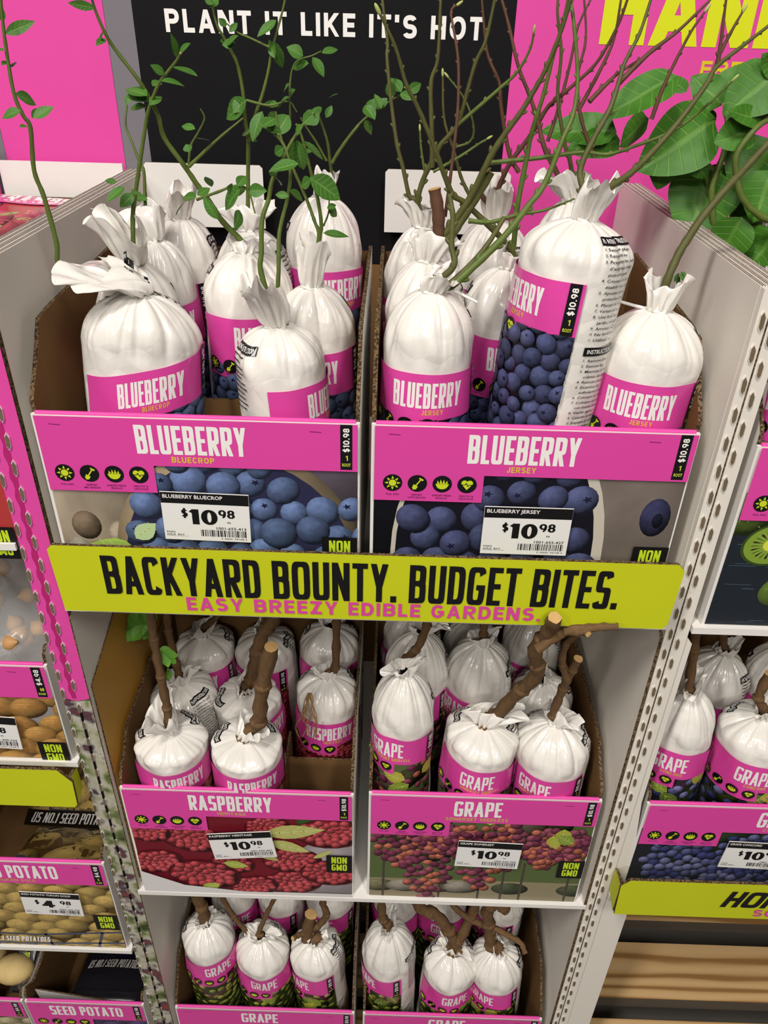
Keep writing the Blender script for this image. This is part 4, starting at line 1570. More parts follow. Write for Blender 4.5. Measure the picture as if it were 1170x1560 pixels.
def bag(key, sp, base, neck, R, zl, yaw, label, group, Lr=.034, lean=(0, 0), flare=.024, tail=None, detail=False, vh=.2, spread=1.35, dome=1.0, instr=True, squash=0, slant=0.0):
    rnd = random.Random(key)
    nr = np.random.RandomState(sum(ord(c) * 7 ** i for i, c in enumerate(key)) % 99991)
    base, neck = Vector(base), Vector(neck)
    ax = neck - base
    Hn = ax.length
    rot = np.array(Vector((0, 0, 1)).rotation_difference(ax.normalized()).to_matrix())
    nm = {'blue': 'bagged_blueberry_plant', 'rasp': 'bagged_raspberry_plant', 'grap': 'bagged_grape_vine', 'kiwi': 'bagged_kiwi_vine'}[
        'blue' if sp in ('bluecrop', 'jersey') else 'rasp' if sp == 'heritage' else 'kiwi' if sp == 'kiwi' else 'grap']
    o = thing(nm, label, 'bagged plant', base, group)
    rn = .0095
    zs = min(zl + .012, Hn - .014)
    th0 = math.radians(-90 + yaw)
    ks = (6, 9, 11, 15, 5)
    amps = nr.uniform(.5, 1, 5) * np.array((1, 1, .8, .5, 1))
    phs = nr.uniform(0, 6.28, (5,))
    lump = [(k, nr.uniform(15, 60), nr.uniform(0, 6.28), nr.uniform(.3, 1)) for k in (1, 2, 3, 4, 5, 7)]
    sq = nr.uniform(-.035, .035) if not squash else squash
    sqp = nr.uniform(0, 6.28) if not squash else 0.0
    pk = 1.9 + .5 * nr.rand()
    qk = .62 + .1 * nr.rand()

    def rad(th, z):
        th, z = np.asarray(th, float), np.asarray(z, float)
        t = np.clip((z - zs) / (Hn - zs), 0, 1)
        pr = rn + (R - rn) * np.clip(1 - t ** (pk * dome), 0, 1) ** qk
        pr = pr * (1 - .10 * np.exp(-np.clip(z, 0, None) / .006))
        pr = pr * (1 + (sq * np.cos(2 * th + sqp)) * (1 - t))
        wv = [np.abs(np.sin(k * th / 2 + p + .5 * np.sin(2 * th + p) * (1 - t))) for k, p in zip(ks, phs)]
        fold = sum(a * (w - .6) for a, w in zip(amps, wv)) / 2.2 - sum(a * (1 - w) ** 4 for a, w in zip(amps, wv)) * .55
        env = np.clip((z - (zs - .008)) / (Hn - zs + .008), 0, 1)
        amp = .0078 * env ** .9 * (1 - .5 * env) * (R / .047)
        lu = sum(a * np.sin(k * th + w * z + p) for k, w, p, a in lump) * .00055 * (1 - t)
        # slack creases across the shoulder
        cr = .0011 * np.exp(-((z - zs - .012) / .022) ** 2) * np.sin(6 * th + 130 * z + phs[0]) * np.sin(3 * th + phs[1])
        return np.maximum(pr + amp * fold + lu + cr, .004)

    def tip(P):
        return P @ rot.T

    nth = 156
    th = np.linspace(0, 2 * math.pi, nth, endpoint=False)
    zz = list(np.linspace(0, zs - .03, max(6, int(zs / .014)))) + list(np.linspace(zs - .027, zs, 12)) + [zs + (Hn - zs) * (1 - (1 - f) ** 1.5) for f in np.linspace(0, 1, 24)[1:]]
    rows = []
    for z in zz:
        r = rad(th, np.full(nth, z))
        rows.append(np.stack([r * np.cos(th), r * np.sin(th), np.full(nth, z)], 1))
    # gathered neck opening into a ruffle
    n1, n2, n3 = rnd.randint(2, 3), rnd.randint(5, 7), rnd.randint(2, 3)
    p1, p2, p3, pe = [rnd.uniform(0, 6.28) for _ in range(4)]
    fd = rnd.uniform(0, 3.14)
    edge = 1 + .14 * np.sin(n3 * th + pe) + .03 * np.sin(n2 * th + p1)
    for s_ in np.linspace(0, 1, 15)[1:]:
        fl = s_ ** .75
        w1 = np.abs(np.sin(n1 * th / 2 * 2 + p1 + 1.2 * np.sin(th + p3))) - .5
        r = rn * .95 + (flare - rn) * fl * (1 + .75 * w1 * (1 - .25 * s_) + .13 * np.sin(n2 * th + p2) + .25 * np.sin(n3 * th + p3)) + .0022 * np.sin(12 * th + p2) * (1 - s_)
        r = np.maximum(r, .004)
        x, y = r * np.cos(th), r * np.sin(th)
        a = x * math.cos(fd) + y * math.sin(fd)
        b = -x * math.sin(fd) + y * math.cos(fd)
        a, b = a * (1 + (spread - 1) * s_), b * (1 - .42 * s_)
        x, y = a * math.cos(fd) - b * math.sin(fd), a * math.sin(fd) + b * math.cos(fd)
        h = Hn + Lr * s_ * edge - .012 * s_ ** 2 * (r / flare)
        rows.append(np.stack([x + lean[0] * s_ ** 1.3, y + lean[1] * s_ ** 1.3, h + .0015 * np.sin(9 * th + 8 * s_)], 1))
    V = tip(np.concatenate(rows))
    nrw = len(rows)
    idx = np.arange(nth)
    fs = [tuple(reversed(range(nth)))]
    for j in range(nrw - 1):
        a = j * nth + idx
        b = j * nth + (idx + 1) % nth
        fs += list(zip(a.tolist(), b.tolist(), (b + nth).tolist(), (a + nth).tolist()))
    me = bpy.data.meshes.new('sleeve')
    me.from_pydata(V.tolist(), [], fs)
    me.polygons.foreach_set('use_smooth', [True] * len(fs))
    me.update()
    sl = link('sleeve', me, [M['film']], o)
    # twist tie
    mb = MB()
    ring = []
    for i in range(TIE_N + 1):
        a = 2 * math.pi * i / TIE_N
        rr2 = float(rad(np.array([a]), np.array([Hn]))[0]) + .0012
        ring.append((rr2 * math.cos(a), rr2 * math.sin(a), Hn + .001 * math.sin(2 * a)))
    mb.tube(ring, [.0016] * len(ring), 0, 6)
    if tail:
        a, ln = math.radians(tail[0]), tail[1]
        mb.tube([(.011 * math.cos(a), .011 * math.sin(a), Hn), (.3 * ln * math.cos(a) + .008 * math.cos(a), .3 * ln * math.sin(a), Hn + .002), (ln * math.cos(a), ln * math.sin(a), Hn - .002 + (tail[2] if len(tail) > 2 else 0))], [.0017, .0016, .0013], 0, 6)
    mb.v = [tuple(q) for q in tip(np.array(mb.v))]
    mb.build('twist_tie', [M['tie']], sl)

    z_up = np.linspace(zl, Hn - .001, 50)
    r_up = np.mean([rad(np.full(50, a), z_up) for a in np.linspace(0, 6, 9)], 0)
    s_up = np.concatenate([[0], np.cumsum(np.hypot(np.diff(z_up), np.diff(r_up)))])

    def mapper(x, y, L):
        z = np.where(y < 0, np.interp(-y, s_up, z_up), zl - y) + slant * x
        a = th0 + x / R
        r = rad(a, z) + .0012 + L * .00009
        return tip(np.stack([r * np.cos(a), r * np.sin(a), z], 1))
    gl = [M['flatg'], M['roundg']]
    bag_label(sp, rnd, min(vh, zl - .004)).build('label', mapper, sl, strip=.003, mats=gl)
    if instr:
        p = Print()
        c = 2 * math.pi * R
        up_ = min(.046, s_up[-1] * .72)
        instructions(p, .0675 + .011, -up_, .15 if detail else .05, rnd, detail=detail)
        p.build('instruction_print', mapper, sl, strip=.004, mats=gl)
        p = Print()
        instructions(p, c - .0675 - .012 - .045, -up_ * .95, .03, rnd, detail=False)
        p.build('instruction_print', mapper, sl, strip=.004, mats=gl)
    # stems and leaves
    for si, (mat, r0, r1, pts, opts) in enumerate(STEMS.get(key, ())):
        C = catmull(pts)
        n = len(C)
        wood = mat == 'bark'
        rads = [(r0 + (r1 - r0) * i / (n - 1)) * (1 + ((.14 if wood else .06) * math.sin(i * 2.1 + si))) for i in range(n)]
        mb = MB()
        mb.tube(C, rads, 0, 9 if r0 > .003 else 7, cap=1, jit=.12 if wood else .04, rnd=rnd)
        seg = np.array(C)
        if 'b' in opts:       # winter buds along a twig
            for i in range(3, n - 1, 3):
                dv = seg[i] - seg[i - 1]
                dv /= np.linalg.norm(dv)
                sd = np.cross(dv, (0, 1, 0)) * (1 if (i // 3) % 2 else -1)
                q = Vector(dv * .8 + sd * .6).normalized()
                rq = rads[i]
                mb.ball(Vector(C[i]) + q * rq * 1.1, rq * 1.0, 0, 6, 5, (.75, .75, 1.7), q.to_track_quat('Z', 'Y').to_matrix())
            q = Vector(seg[-1] - seg[-2]).normalized()
            if 't' in opts:
                mb.ball(Vector(C[-1]), r1 * 1.9, 2, 7, 6, (.8, .8, 2.4), q.to_track_quat('Z', 'Y').to_matrix())
        if wood:
            for i in range(4, n - 2, 6):
                mb.ball(C[i], rads[i] * 1.12, 0, 8, 5, (1.05, 1.05, .8))
        mb.build('stem', [M[mat], M['cutwood'], M['bud']], o, off=base)
    lv = LEAVES.get(key)
    if lv:
        mb = MB()
        k = 0
        for (a, b, w) in lv:
            if sp == 'heritage':
                add_feather(mb, a, b, w, rnd)
            else:
                add_leaf(mb, a, b, w, rnd, 1 if sp == 'kiwi' else 0)
        mb.build('foliage', [M['kiwileaf' if sp == 'kiwi' else 'feather' if sp == 'heritage' else 'leaf']], o, off=base)
    return o


# stems: material, radius at root and tip, points in metres, options; leaves: base, tip, width
STEMS = {
    'L1a': [
        ('greenstem',.003,.0011,[(.098,.058,1.562),(.098,.058,1.586),(.052,.058,1.59),(.033,.056,1.598),(.029,.054,1.61),(.032,.053,1.627),(.03,.051,1.666),(.027,.049,1.687),(.032,.047,1.72),(.029,.045,1.729),(.026,.043,1.746),(.028,.042,1.78),(.031,.04,1.799),(.034,.038,1.812)],''),
    ],
    'L1b': [
        ('greenstem',.0026,.001,[(.075,.125,1.571),(.075,.125,1.595),(.08,.125,1.635),(.086,.122,1.655),(.094,.118,1.678),(.101,.115,1.698),(.108,.112,1.718),(.114,.108,1.731),(.125,.105,1.749),(.136,.102,1.76),(.145,.098,1.768),(.15,.095,1.774)],''),
    ],
    'L1c': [
        ('greenstem',.0022,.0009,[(.074,.195,1.577),(.074,.195,1.601),(.072,.195,1.633),(.074,.199,1.664),(.069,.203,1.675),(.063,.207,1.692),(.058,.211,1.706),(.061,.215,1.724)],''),
    ],
    'L1e': [
        ('greenstem',.0032,.0011,[(.184,.142,1.582),(.184,.142,1.606),(.163,.142,1.63),(.153,.137,1.649),(.143,.133,1.666),(.134,.128,1.683),(.12,.124,1.706),(.118,.119,1.725),(.112,.115,1.741),(.107,.11,1.753),(.092,.106,1.775),(.087,.101,1.787),(.083,.097,1.803),(.083,.092,1.814)],''),
        ('greenstem',.0018,.0007,[(.138,.13,1.681),(.166,.13,1.704),(.192,.13,1.723)],''),
        ('greenstem',.0012,.0006,[(.138,.13,1.683),(.142,.13,1.699),(.149,.13,1.709),(.157,.13,1.722),(.154,.13,1.73)],''),
        ('greenstem',.0016,.0007,[(.145,.12,1.654),(.166,.115,1.662),(.185,.11,1.669),(.197,.105,1.666),(.203,.1,1.647)],''),
    ],
    'L1f': [
        ('greenstem',.0028,.001,[(.174,.22,1.586),(.174,.22,1.61),(.174,.22,1.619),(.176,.218,1.646),(.18,.216,1.694),(.179,.213,1.712),(.179,.211,1.738),(.176,.209,1.761),(.171,.207,1.773),(.165,.204,1.785),(.16,.202,1.795),(.157,.2,1.817)],''),
        ('greenstem',.002,.0009,[(.181,.21,1.694),(.189,.21,1.716),(.198,.21,1.736),(.205,.21,1.756),(.21,.21,1.775),(.221,.21,1.805),(.226,.21,1.821)],''),
        ('greenstem',.0012,.0006,[(.208,.205,1.777),(.19,.205,1.784),(.179,.205,1.788),(.169,.205,1.795)],''),
        ('greenstem',.0014,.0006,[(.184,.2,1.732),(.206,.2,1.728),(.225,.2,1.732),(.233,.2,1.723)],''),
        ('greenstem',.0011,.0005,[(.226,.2,1.717),(.227,.2,1.746),(.233,.2,1.765),(.249,.2,1.771),(.258,.2,1.775)],''),
    ],
    'L1g': [
        ('greenstem',.003,.0011,[(.223,.06,1.534),(.223,.06,1.558),(.212,.06,1.604),(.213,.062,1.621),(.215,.065,1.649),(.221,.068,1.665),(.225,.07,1.681),(.234,.073,1.697),(.243,.075,1.712),(.253,.077,1.725),(.262,.08,1.734)],''),
        ('greenstem',.0024,.001,[(.223,.06,1.534),(.223,.06,1.558),(.228,.06,1.605),(.229,.063,1.63),(.231,.066,1.644),(.238,.069,1.668),(.241,.071,1.688),(.237,.074,1.707),(.226,.077,1.719),(.218,.08,1.722)],''),
    ],
    'L1h': [
        ('greenstem',.0026,.0009,[(.25,.135,1.551),(.25,.135,1.575),(.259,.135,1.619),(.261,.133,1.633),(.258,.132,1.657),(.253,.13,1.678),(.249,.128,1.695),(.245,.127,1.711),(.241,.125,1.72)],''),
        ('greenstem',.0022,.0009,[(.25,.135,1.551),(.25,.135,1.575),(.258,.135,1.619),(.254,.136,1.635),(.246,.138,1.656),(.237,.139,1.676),(.231,.141,1.69),(.225,.142,1.704),(.222,.144,1.717),(.22,.145,1.728)],''),
        ('greenstem',.0011,.0006,[(.263,.135,1.63),(.268,.135,1.642),(.269,.135,1.654)],''),
    ],
    'L1i': [
        ('greenstem',.0026,.0009,[(.253,.25,1.616),(.253,.25,1.64),(.262,.25,1.651),(.261,.245,1.673),(.259,.24,1.693),(.253,.235,1.712),(.251,.23,1.72)],''),
        ('greenstem',.002,.0008,[(.263,.245,1.671),(.273,.247,1.686),(.286,.248,1.702),(.298,.25,1.714),(.311,.252,1.722),(.328,.253,1.733),(.342,.255,1.739)],''),
        ('greenstem',.0014,.0006,[(.258,.24,1.674),(.247,.237,1.693),(.239,.233,1.705),(.233,.23,1.715)],''),
    ],
    'R1c': [
        ('twig',.003,.0012,[(.363,.212,1.596),(.363,.212,1.62),(.354,.212,1.642),(.347,.216,1.645),(.339,.22,1.673),(.332,.223,1.695),(.325,.227,1.733),(.32,.231,1.769),(.32,.235,1.783),(.315,.238,1.812),(.313,.242,1.825)],'b'),
        ('twig',.0036,.0014,[(.363,.212,1.596),(.363,.212,1.62),(.357,.212,1.634),(.356,.21,1.646),(.362,.208,1.667),(.371,.205,1.686),(.377,.203,1.698),(.391,.201,1.714),(.395,.199,1.728),(.404,.196,1.768),(.412,.194,1.787),(.418,.192,1.824)],'b'),
        ('greenstem',.002,.0009,[(.391,.2,1.715),(.429,.195,1.748),(.444,.19,1.763),(.453,.185,1.782),(.454,.18,1.797)],'bt'),
        ('greenstem',.0016,.0008,[(.37,.2,1.672),(.396,.2,1.687),(.414,.2,1.699),(.424,.2,1.705)],'bt'),
        ('greenstem',.0014,.0008,[(.363,.22,1.664),(.357,.22,1.692),(.355,.22,1.71)],'bt'),
        ('greenstem',.0013,.0008,[(.392,.22,1.693),(.407,.22,1.699),(.409,.22,1.714),(.398,.22,1.737),(.379,.22,1.757)],'bt'),
    ],
    'R1d': [
        ('twig',.0036,.0012,[(.449,.14,1.574),(.449,.14,1.598),(.448,.14,1.613),(.402,.135,1.653),(.387,.13,1.663),(.376,.125,1.684),(.367,.12,1.704),(.35,.115,1.737),(.339,.11,1.755),(.329,.105,1.782),(.314,.1,1.808)],'bt'),
        ('greenstem',.0034,.0012,[(.449,.14,1.574),(.449,.14,1.598),(.451,.14,1.618),(.45,.137,1.65),(.453,.134,1.693),(.455,.131,1.719),(.461,.129,1.748),(.465,.126,1.778),(.47,.123,1.808),(.471,.12,1.824)],'b'),
        ('greenstem',.0026,.0009,[(.404,.13,1.64),(.424,.122,1.641),(.449,.115,1.65),(.472,.108,1.656),(.496,.1,1.668)],'b'),
    ],
    'R1b': [
        ('twig',.0026,.001,[(.367,.16,1.682),(.365,.16,1.714),(.362,.16,1.753),(.367,.16,1.772),(.367,.16,1.811),(.367,.16,1.823)],'b'),
        ('redtwig',.0018,.0009,[(.382,.15,1.639),(.386,.153,1.692),(.388,.157,1.733),(.386,.16,1.769),(.381,.163,1.792),(.377,.167,1.809),(.384,.17,1.815)],'bt'),
        ('twig',.004,.0014,[(.367,.13,1.581),(.367,.13,1.605),(.389,.13,1.637),(.405,.126,1.665),(.417,.122,1.695),(.427,.119,1.714),(.44,.115,1.734),(.451,.111,1.755),(.459,.108,1.774),(.467,.104,1.803),(.47,.1,1.823)],'b'),
        ('redtwig',.0066,.006,[(.367,.13,1.581),(.367,.13,1.605),(.375,.13,1.621),(.374,.13,1.646),(.369,.13,1.668)],''),
        ('twig',.0048,.004,[(.367,.13,1.581),(.367,.13,1.605),(.385,.13,1.622),(.395,.13,1.637),(.409,.13,1.661),(.421,.13,1.684)],''),
    ],
    'R1e': [
        ('redtwig',.0026,.001,[(.46,.22,1.671),(.45,.22,1.684),(.442,.22,1.706),(.434,.22,1.736),(.431,.22,1.752),(.419,.22,1.772),(.414,.22,1.788),(.407,.22,1.824)],'b'),
        ('redtwig',.0034,.0012,[(.442,.235,1.6),(.442,.235,1.624),(.439,.235,1.632),(.44,.229,1.648),(.444,.223,1.664),(.45,.217,1.681),(.467,.211,1.708),(.478,.205,1.731),(.485,.199,1.74),(.501,.193,1.755),(.517,.187,1.773),(.529,.181,1.801),(.534,.175,1.827)],'b'),
        ('redtwig',.0034,.0026,[(.442,.235,1.6),(.442,.235,1.624),(.438,.235,1.631),(.425,.23,1.645),(.417,.225,1.658)],''),
        ('twig',.0022,.0009,[(.411,.22,1.646),(.4,.22,1.665),(.39,.22,1.692),(.379,.22,1.719),(.375,.22,1.759)],'bt'),
    ],
    'R1a': [
        ('greenstem',.0042,.0013,[(.369,.055,1.573),(.369,.055,1.597),(.384,.055,1.597),(.408,.062,1.617),(.432,.068,1.641),(.451,.075,1.666),(.464,.082,1.683),(.476,.088,1.719),(.483,.095,1.737),(.484,.102,1.763),(.475,.108,1.805),(.469,.115,1.824)],'b'),
        ('twig',.0034,.0022,[(.369,.055,1.573),(.369,.055,1.597),(.385,.055,1.601),(.413,.07,1.626),(.432,.085,1.653)],''),
        ('twig',.0036,.0022,[(.369,.055,1.573),(.369,.055,1.597),(.387,.055,1.616),(.384,.062,1.633),(.384,.068,1.656),(.38,.075,1.673)],'b'),
    ],
    'R1g': [
        ('redtwig',.0036,.0012,[(.513,.19,1.631),(.513,.19,1.655),(.515,.19,1.645),(.493,.193,1.677),(.479,.196,1.698),(.471,.199,1.718),(.461,.201,1.74),(.446,.204,1.767),(.434,.207,1.799),(.423,.21,1.825)],'b'),
        ('twig',.003,.0011,[(.513,.19,1.631),(.513,.19,1.655),(.514,.19,1.66),(.504,.19,1.69),(.499,.19,1.699),(.485,.19,1.742),(.483,.19,1.779),(.475,.19,1.81),(.474,.19,1.826)],'b'),
        ('greenstem',.0024,.0009,[(.42,.17,1.686),(.469,.161,1.693),(.507,.153,1.7),(.53,.144,1.7),(.553,.136,1.709),(.583,.127,1.724),(.605,.119,1.746),(.619,.11,1.766)],'bt'),
        ('redtwig',.0022,.0009,[(.528,.19,1.691),(.511,.195,1.725),(.503,.2,1.758),(.507,.205,1.79),(.5,.21,1.827)],'b'),
        ('redtwig',.002,.0009,[(.484,.21,1.702),(.491,.215,1.728),(.498,.22,1.768),(.502,.225,1.8),(.514,.23,1.828)],'b'),
        ('redtwig',.0022,.001,[(.508,.2,1.73),(.523,.2,1.764),(.532,.2,1.791),(.533,.2,1.827)],'b'),
    ],
    'R1f': [
        ('twig',.0034,.0012,[(.498,.06,1.638),(.498,.06,1.662),(.493,.06,1.682),(.49,.067,1.699),(.5,.074,1.723),(.51,.081,1.742),(.516,.089,1.762),(.52,.096,1.776),(.53,.103,1.797),(.537,.11,1.825)],'b'),
        ('redtwig',.0024,.0009,[(.516,.09,1.761),(.539,.097,1.783),(.562,.103,1.8),(.588,.11,1.825)],'b'),
        ('redtwig',.0022,.0009,[(.494,.09,1.747),(.508,.097,1.76),(.518,.103,1.768),(.541,.11,1.781)],'bt'),
        ('redtwig',.002,.0009,[(.552,.1,1.734),(.556,.1,1.755),(.561,.1,1.772),(.57,.1,1.797),(.58,.1,1.815)],'bt'),
        ('twig',.004,.0014,[(.498,.06,1.638),(.498,.06,1.662),(.504,.06,1.677),(.519,.07,1.684),(.536,.08,1.693),(.552,.09,1.706),(.574,.1,1.73),(.595,.11,1.759),(.605,.12,1.774),(.626,.13,1.789),(.649,.14,1.805)],'b'),
        ('redtwig',.0024,.001,[(.607,.125,1.774),(.606,.125,1.788),(.602,.125,1.824)],'b'),
        ('redtwig',.0018,.0009,[(.607,.125,1.784),(.613,.125,1.801),(.619,.125,1.816)],'bt'),
    ],
    'R1h': [
        ('twig',.0042,.003,[(.58,.06,1.56),(.58,.06,1.584),(.582,.06,1.609),(.59,.069,1.629),(.599,.077,1.643),(.611,.086,1.66),(.63,.094,1.684),(.644,.103,1.697),(.663,.111,1.718),(.676,.12,1.731)],''),
    ],
    'L2a': [
        ('bark',.0058,.0052,[(.056,.046,.987),(.056,.046,1.011),(.058,.046,1.049),(.059,.043,1.098),(.059,.041,1.151),(.062,.038,1.205),(.067,.036,1.243)],''),
    ],
    'L2c': [
        ('bark',.0058,.0052,[(.043,.15,.969),(.043,.15,.993),(.041,.15,1.026),(.039,.147,1.083),(.042,.143,1.123),(.046,.14,1.16)],''),
    ],
    'L2d': [
        ('bark',.0095,.0085,[(.137,.15,.957),(.137,.15,.981),(.146,.15,1),(.156,.148,1.048),(.169,.145,1.09),(.185,.143,1.118),(.194,.14,1.155)],''),
    ],
    'L2b': [
        ('bark',.01,.0092,[(.156,.046,.979),(.156,.046,1.003),(.175,.046,1.029),(.184,.036,1.091),(.202,.026,1.178)],''),
    ],
    'L2e': [
        ('bark',.006,.0055,[(.257,.145,.996),(.257,.145,1.02),(.267,.145,1.033),(.27,.14,1.107),(.271,.135,1.173)],''),
    ],
    'L2f': [
        ('bark',.0055,.0045,[(.057,.24,.981),(.057,.24,1.005),(.061,.24,1.017),(.082,.235,1.041),(.095,.23,1.077)],''),
    ],
    'L2g': [
        ('bark',.006,.005,[(.151,.24,.987),(.151,.24,1.011),(.152,.24,1.027),(.16,.23,1.08)],''),
    ],
    'R2d': [
        ('bark',.0058,.005,[(.36,.1,1.091),(.379,.097,1.121),(.388,.093,1.161),(.394,.09,1.188)],''),
    ],
    'R2e': [
        ('bark',.006,.0055,[(.47,.15,1.062),(.47,.15,1.086),(.47,.15,1.098),(.468,.15,1.141)],''),
    ],
    'R2b': [
        ('bark',.0098,.0075,[(.469,.053,1.011),(.469,.053,1.035),(.482,.053,1.046),(.5,.032,1.109),(.514,.011,1.163),(.502,-.01,1.219),(.506,-.031,1.264),(.505,-.052,1.301)],''),
        ('bark',.0055,.0038,[(.498,-.035,1.244),(.523,-.038,1.271),(.55,-.042,1.281),(.573,-.045,1.286)],''),
        ('bark',.0045,.0038,[(.521,-.038,1.271),(.54,-.043,1.276),(.543,-.048,1.277)],''),
    ],
    'R2c': [
        ('bark',.0062,.0052,[(.562,.053,1.018),(.562,.053,1.042),(.555,.053,1.05),(.558,.046,1.1),(.561,.04,1.132),(.566,.033,1.168)],''),
        ('bark',.0052,.0036,[(.558,.036,1.132),(.547,.033,1.163),(.547,.029,1.194),(.558,.026,1.213)],''),
    ],
    'L3a': [
        ('bark',.0095,.0085,[(.053,.055,.516),(.053,.055,.54),(.052,.055,.582),(.045,.055,.619),(.043,.055,.665)],''),
    ],
    'L3b': [
        ('bark',.0042,.0038,[(.143,.055,.482),(.143,.055,.506),(.133,.055,.493),(.105,.058,.539),(.082,.062,.61),(.07,.065,.65)],''),
        ('bark',.0042,.0036,[(.143,.055,.482),(.143,.055,.506),(.137,.055,.5),(.156,.058,.562),(.173,.062,.609),(.183,.065,.648)],''),
    ],
    'L3c': [
        ('bark',.0105,.0095,[(.234,.055,.477),(.234,.055,.501),(.219,.055,.482),(.229,.055,.57)],''),
        ('bark',.006,.005,[(.228,.055,.525),(.243,.055,.542),(.255,.055,.573),(.249,.055,.605),(.258,.055,.651)],''),
        ('bark',.005,.0042,[(.224,.055,.517),(.209,.045,.526),(.2,.035,.532)],''),
    ],
    'R3a': [
        ('bark',.0075,.0065,[(.357,.055,.521),(.357,.055,.545),(.347,.055,.564),(.343,.055,.623),(.34,.055,.673)],''),
    ],
    'R3b': [
        ('bark',.011,.0085,[(.467,.055,.457),(.467,.055,.481),(.473,.055,.48),(.461,.057,.523),(.435,.06,.57),(.405,.062,.59),(.389,.065,.642)],''),
        ('bark',.0095,.0075,[(.467,.055,.457),(.467,.055,.481),(.475,.055,.508),(.491,.06,.573),(.5,.065,.648)],''),
    ],
    'R3c': [
        ('bark',.01,.009,[(.541,.055,.466),(.541,.055,.49),(.53,.055,.496),(.521,.053,.555),(.512,.05,.61),(.526,.047,.636),(.54,.045,.619)],''),
        ('bark',.0055,.0045,[(.529,.05,.549),(.475,.06,.578),(.443,.07,.615)],''),
        ('bark',.005,.0042,[(.525,.05,.56),(.547,.037,.562),(.567,.023,.565),(.574,.01,.558)],''),
    ],
    'C1': [
        ('bark',.0062,.0058,[(.721,.058,1.079),(.721,.058,1.103),(.72,.058,1.099),(.713,.058,1.155),(.705,.058,1.202),(.7,.058,1.227)],''),
    ],
    'C2': [
        ('bark',.0065,.006,[(.827,.056,1.039),(.827,.056,1.063),(.81,.056,1.09),(.811,.056,1.133)],''),
    ],
    'C3': [
        ('bark',.006,.0055,[(.81,.16,1.049),(.81,.16,1.073),(.805,.16,1.081),(.793,.16,1.117)],''),
    ],
    'K2': [
        ('greenstem',.0042,.0026,[(.75,.245,1.585),(.75,.245,1.609),(.698,.245,1.599),(.676,.249,1.647),(.677,.253,1.672),(.681,.257,1.692),(.679,.261,1.717),(.676,.265,1.727)],''),
        ('greenstem',.0026,.0018,[(.679,.26,1.671),(.661,.26,1.682),(.636,.26,1.7),(.62,.26,1.709)],''),
        ('greenstem',.0022,.0016,[(.681,.26,1.646),(.656,.267,1.684),(.629,.273,1.685),(.619,.28,1.671)],''),
    ],
    'K3': [
        ('greenstem',.0042,.0028,[(.85,.2,1.585),(.85,.2,1.609),(.713,.2,1.638),(.676,.207,1.686),(.688,.213,1.716),(.704,.22,1.727)],''),
    ],
}
